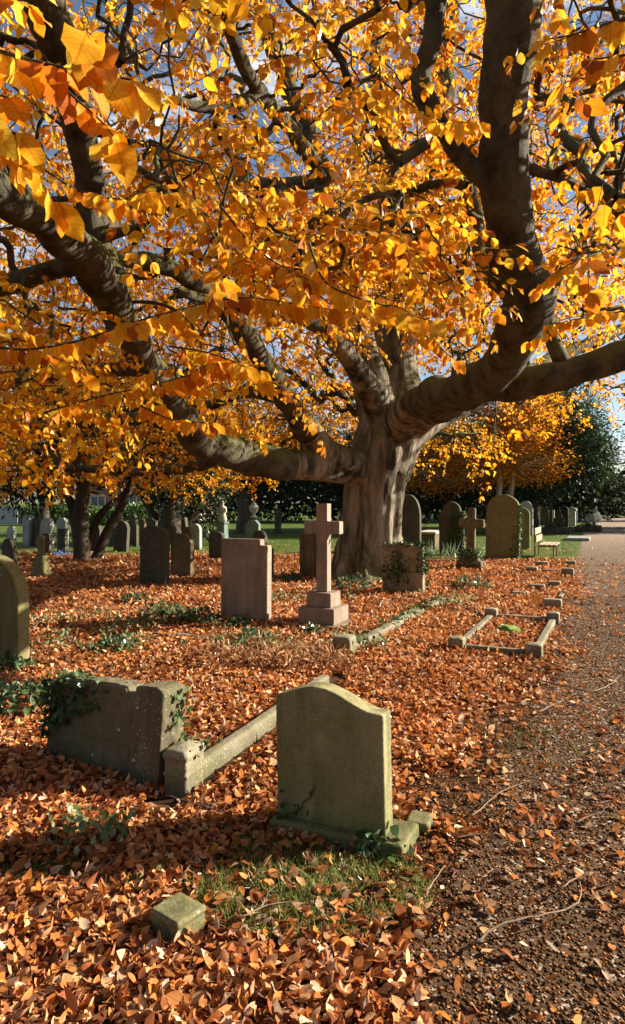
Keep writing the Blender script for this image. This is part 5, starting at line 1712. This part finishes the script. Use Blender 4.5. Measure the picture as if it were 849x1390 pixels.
foliage_tree('conifer_tree', 'broad dark evergreen at the far end of the path', b8,
             [[(0, 0, -.1, .5), (0, 0, 2, .42), (.1, 0, 5, .3)]],
             [(0, 1, 3.6, 4.6, 3, 3.2), (-2.6, 1, 5.4, 3.2, 2.6, 2.8), (3.4, 1, 2.6, 3.2, 2.6, 2.4)], YEWC, M['yew'], M['bark_dark'], 26000, .34, clump=.8)
# far hedge closing the view
def hedge(name, label, c, L_, H_, D_, n, cols, size, rz=0.0, mat=None):
    p = np.stack([rng.uniform(-L_ / 2, L_ / 2, n), rng.normal(0, D_ / 2.5, n), H_ * rng.uniform(0, 1, n) ** .7], 1)
    p[:, 2] *= 1 + .22 * n2(p[:, 0], p[:, 0] * 0, .7, len(label))
    t = np.array(cols)[rng.integers(0, len(cols), n)] * rng.uniform(.7, 1.3, (n, 1))
    o = leaves(name, p, rng.normal(0, .7, (n, 3)) + [0, -.3, .2], rng.normal(0, .7, (n, 3)) + [0, -.3, .6], rng.uniform(.6, 1.2, n) * size, t, mat or M['yew'], width=.5, loc=c, rz=rz)
    tag(o, label, 'hedge')
    return o


hedge('hedge', 'low dark hedge across the far end of the path', (33, 71, 0), 22, 2.6, 2.2, 9000, YEWC, .45)
hedge('hedge', 'sunlit bright green hedge in front of the brick house', (-15.8, 47, 0), 9.5, 1.45, 1.2, 9000, [(.10, .17, .04), (.15, .22, .06), (.07, .12, .03)], .22)
hedge('hedge', 'tall dark evergreen screen closing the graveyard behind the yews', (6, 56, 0), 36, 6.5, 4.0, 30000, YEWC, .55)
# orange tree on two pale slim trunks at the right back
b9 = np.array([9.6, 33.5, 0])
foliage_tree('autumn_tree', 'young orange leaved tree on two slim pale trunks behind the tall mossy headstone', b9,
             [[(-.2, 0, -.1, .17), (-.22, 0, 1.5, .15), (-.15, 0, 3.2, .12), (-.5, 0, 5.5, .07)], [(.4, .2, -.1, .17), (.42, .2, 1.6, .15), (.65, .2, 3.4, .12), (.9, .2, 6, .07)]],
             [(-3.4, .3, 3.1, 2.2, 1.6, 1.1), (-1.2, .2, 3.3, 2.2, 1.7, 1.2), (1.6, .2, 3.6, 2.0, 1.6, 1.1), (-1.4, 0, 4.4, 2.4, 2, 1.3), (.8, .2, 5.2, 2.2, 2, 1.5), (0, 0, 6.6, 2.6, 2, 1.4)], [(.55, .20, .012), (.48, .16, .01), (.36, .10, .012), (.66, .30, .02)], M['leaf'], M['bark_pale'], 26000, .125, width=.66, per=14, clump=.6)
b10 = G(60, 722)
foliage_tree('autumn_tree', 'brown orange tree far off behind the left graves', b10,
             [[(0, 0, -.1, .3), (0, 0, 2, .25), (.2, 0, 5, .15)]],
             [(0, 0, 6.0, 4.5, 3, 2.2), (3, 0, 7.5, 4, 3, 2.4)], [tuple(x * .7 for x in c) for c in PAL], M['leaf'], M['bark_dark'], 9000, .2, width=.66, per=12, clump=.7)
# trees on the other side of the path, out of the picture: they throw the shade that crosses it
for (x, y, lab) in [(21, 37.5, 'evergreen across the path, nearer the bench'), (23.5, 42.5, 'evergreen across the path, by the far graves'), (46, 62, 'evergreen across the path, towards its far end')]:
    foliage_tree('conifer_tree', lab, (x, y, 0), [[(0, 0, -.1, .4), (0, 0, 2, .35), (0, 0, 6, .15)]],
                 [(0, 0, 4.0, 2.6, 2.3, 3.0), (0, 0, 8, 2.2, 2.2, 3.2), (0, 0, 12, 1.5, 1.6, 3.0)], YEWC, M['yew'], M['bark_dark'], 9000, .5, clump=.8)

for (x, y, h_, lab) in [(-9, -9, 1.0, 'yew behind the viewer, towards the graves'), (-1, -12, 1.15, 'yew straight behind the viewer'), (8, -11, 1.0, 'yew behind the viewer, by the path'), (-14, 1, 1.0, 'yew beyond the mossy round headstone, outside the view')]:  # unseen yews added behind and beside the camera to cut sky fill
    foliage_tree('yew_tree', lab, (x, y, 0), [[(0, 0, -.1, .4), (0, 0, 2, .35), (0, 0, 6, .15)]],
                 [(0, 0, 3.6 * h_, 4.2, 3.0, 3.4), (0, 0, 7.5 * h_, 4.0, 3.0, 3.4)], YEWC, M['yew'], M['bark_dark'], 5000, .6, clump=.9)

# ------------------------------------------------------------------ fence, brick wall, house on the left
fz = empty('wooden_fence', (-21.9, 49, 0))
tag(fz, 'grey close boarded wooden fence behind the slim headstones', 'fence')
bm = bmesh.new()
for k_ in range(34):
    box_into(bm, -5.0 + k_ * .152, rng.uniform(-.006, .006), 0.02, .147, .025, 1.3 + rng.uniform(-.02, .02), bevel=.004, seg=1)
for zz_ in (.3, 1.0): box_into(bm, -2.5, .04, zz_, 5.1, .05, .09, bevel=.006, seg=1)
bm_obj('boards', bm, M['fence'], fz)
for k_ in range(3): box_obj('post', M['fence'], fz, -5.0 + k_ * 2.5, .10, -.1, .1, .1, 1.5, bevel=.006)
wz = empty('brick_wall', (-20.7, 50, 0))
tag(wz, 'low red brick wall at the end of the grey fence', 'wall')
box_obj('wall', M['brick'], wz, -.6, 0, -.1, 2.8, .24, 1.2, bevel=.01)
box_obj('coping', M['pale'], wz, -.6, 0, 1.102, 2.9, .32, .07, bevel=.01)

hs = empty('brick_house', (-16.5, 64, 0))
tag(hs, 'red brick house with a tiled roof glimpsed between the dark yews', 'house')
box_obj('wall', M['brick'], hs, 0, 4, -.1, 12, 8, 3.5, bevel=.0)
bm = bmesh.new()
prism(bm, [(-4.6, 0.0001), (4.6, 0.0001), (0, 2.6)], 12.8, bevel=0, sink=0)
bmesh.ops.rotate(bm, verts=bm.verts, cent=(0, 0, 0), matrix=Matrix.Rotation(R(90), 3, 'Z'))
bmesh.ops.translate(bm, verts=bm.verts, vec=(0, 4, 3.402))
rf = bm_obj('roof', bm, M['tile'], hs)
ch = box_obj('chimney', M['brick'], rf, 3.6, 4.6, 4.9, .8, .7, 2.0, bevel=.01)
for xx in (-4.2, -1.2, 2.6):
    wn = box_obj('window', M['glass'], hs, xx, -.012, 1.0, 1.3, .03, 1.2, bevel=0)
    bm = bmesh.new()
    for (cx_, cz_, sx_, sz_) in ((xx, .93, 1.46, .08), (xx, 2.19, 1.46, .08), (xx - .69, 1.012, .08, 1.176), (xx + .69, 1.012, .08, 1.176), (xx, 1.012, .06, 1.176)):
        box_into(bm, cx_, -.03, cz_, sx_, .07, sz_, bevel=.004, seg=1)
    bm_obj('frame', bm, M['paint'], wn)
dr = box_obj('door', M['paint'], hs, .8, -.02, 0, .95, .05, 2.05, bevel=.005)
bm = bmesh.new(); box_into(bm, 1.12, -.07, 1.0, .12, .04, .03, bevel=.005); bm_obj('handle', bm, M['iron'], dr)
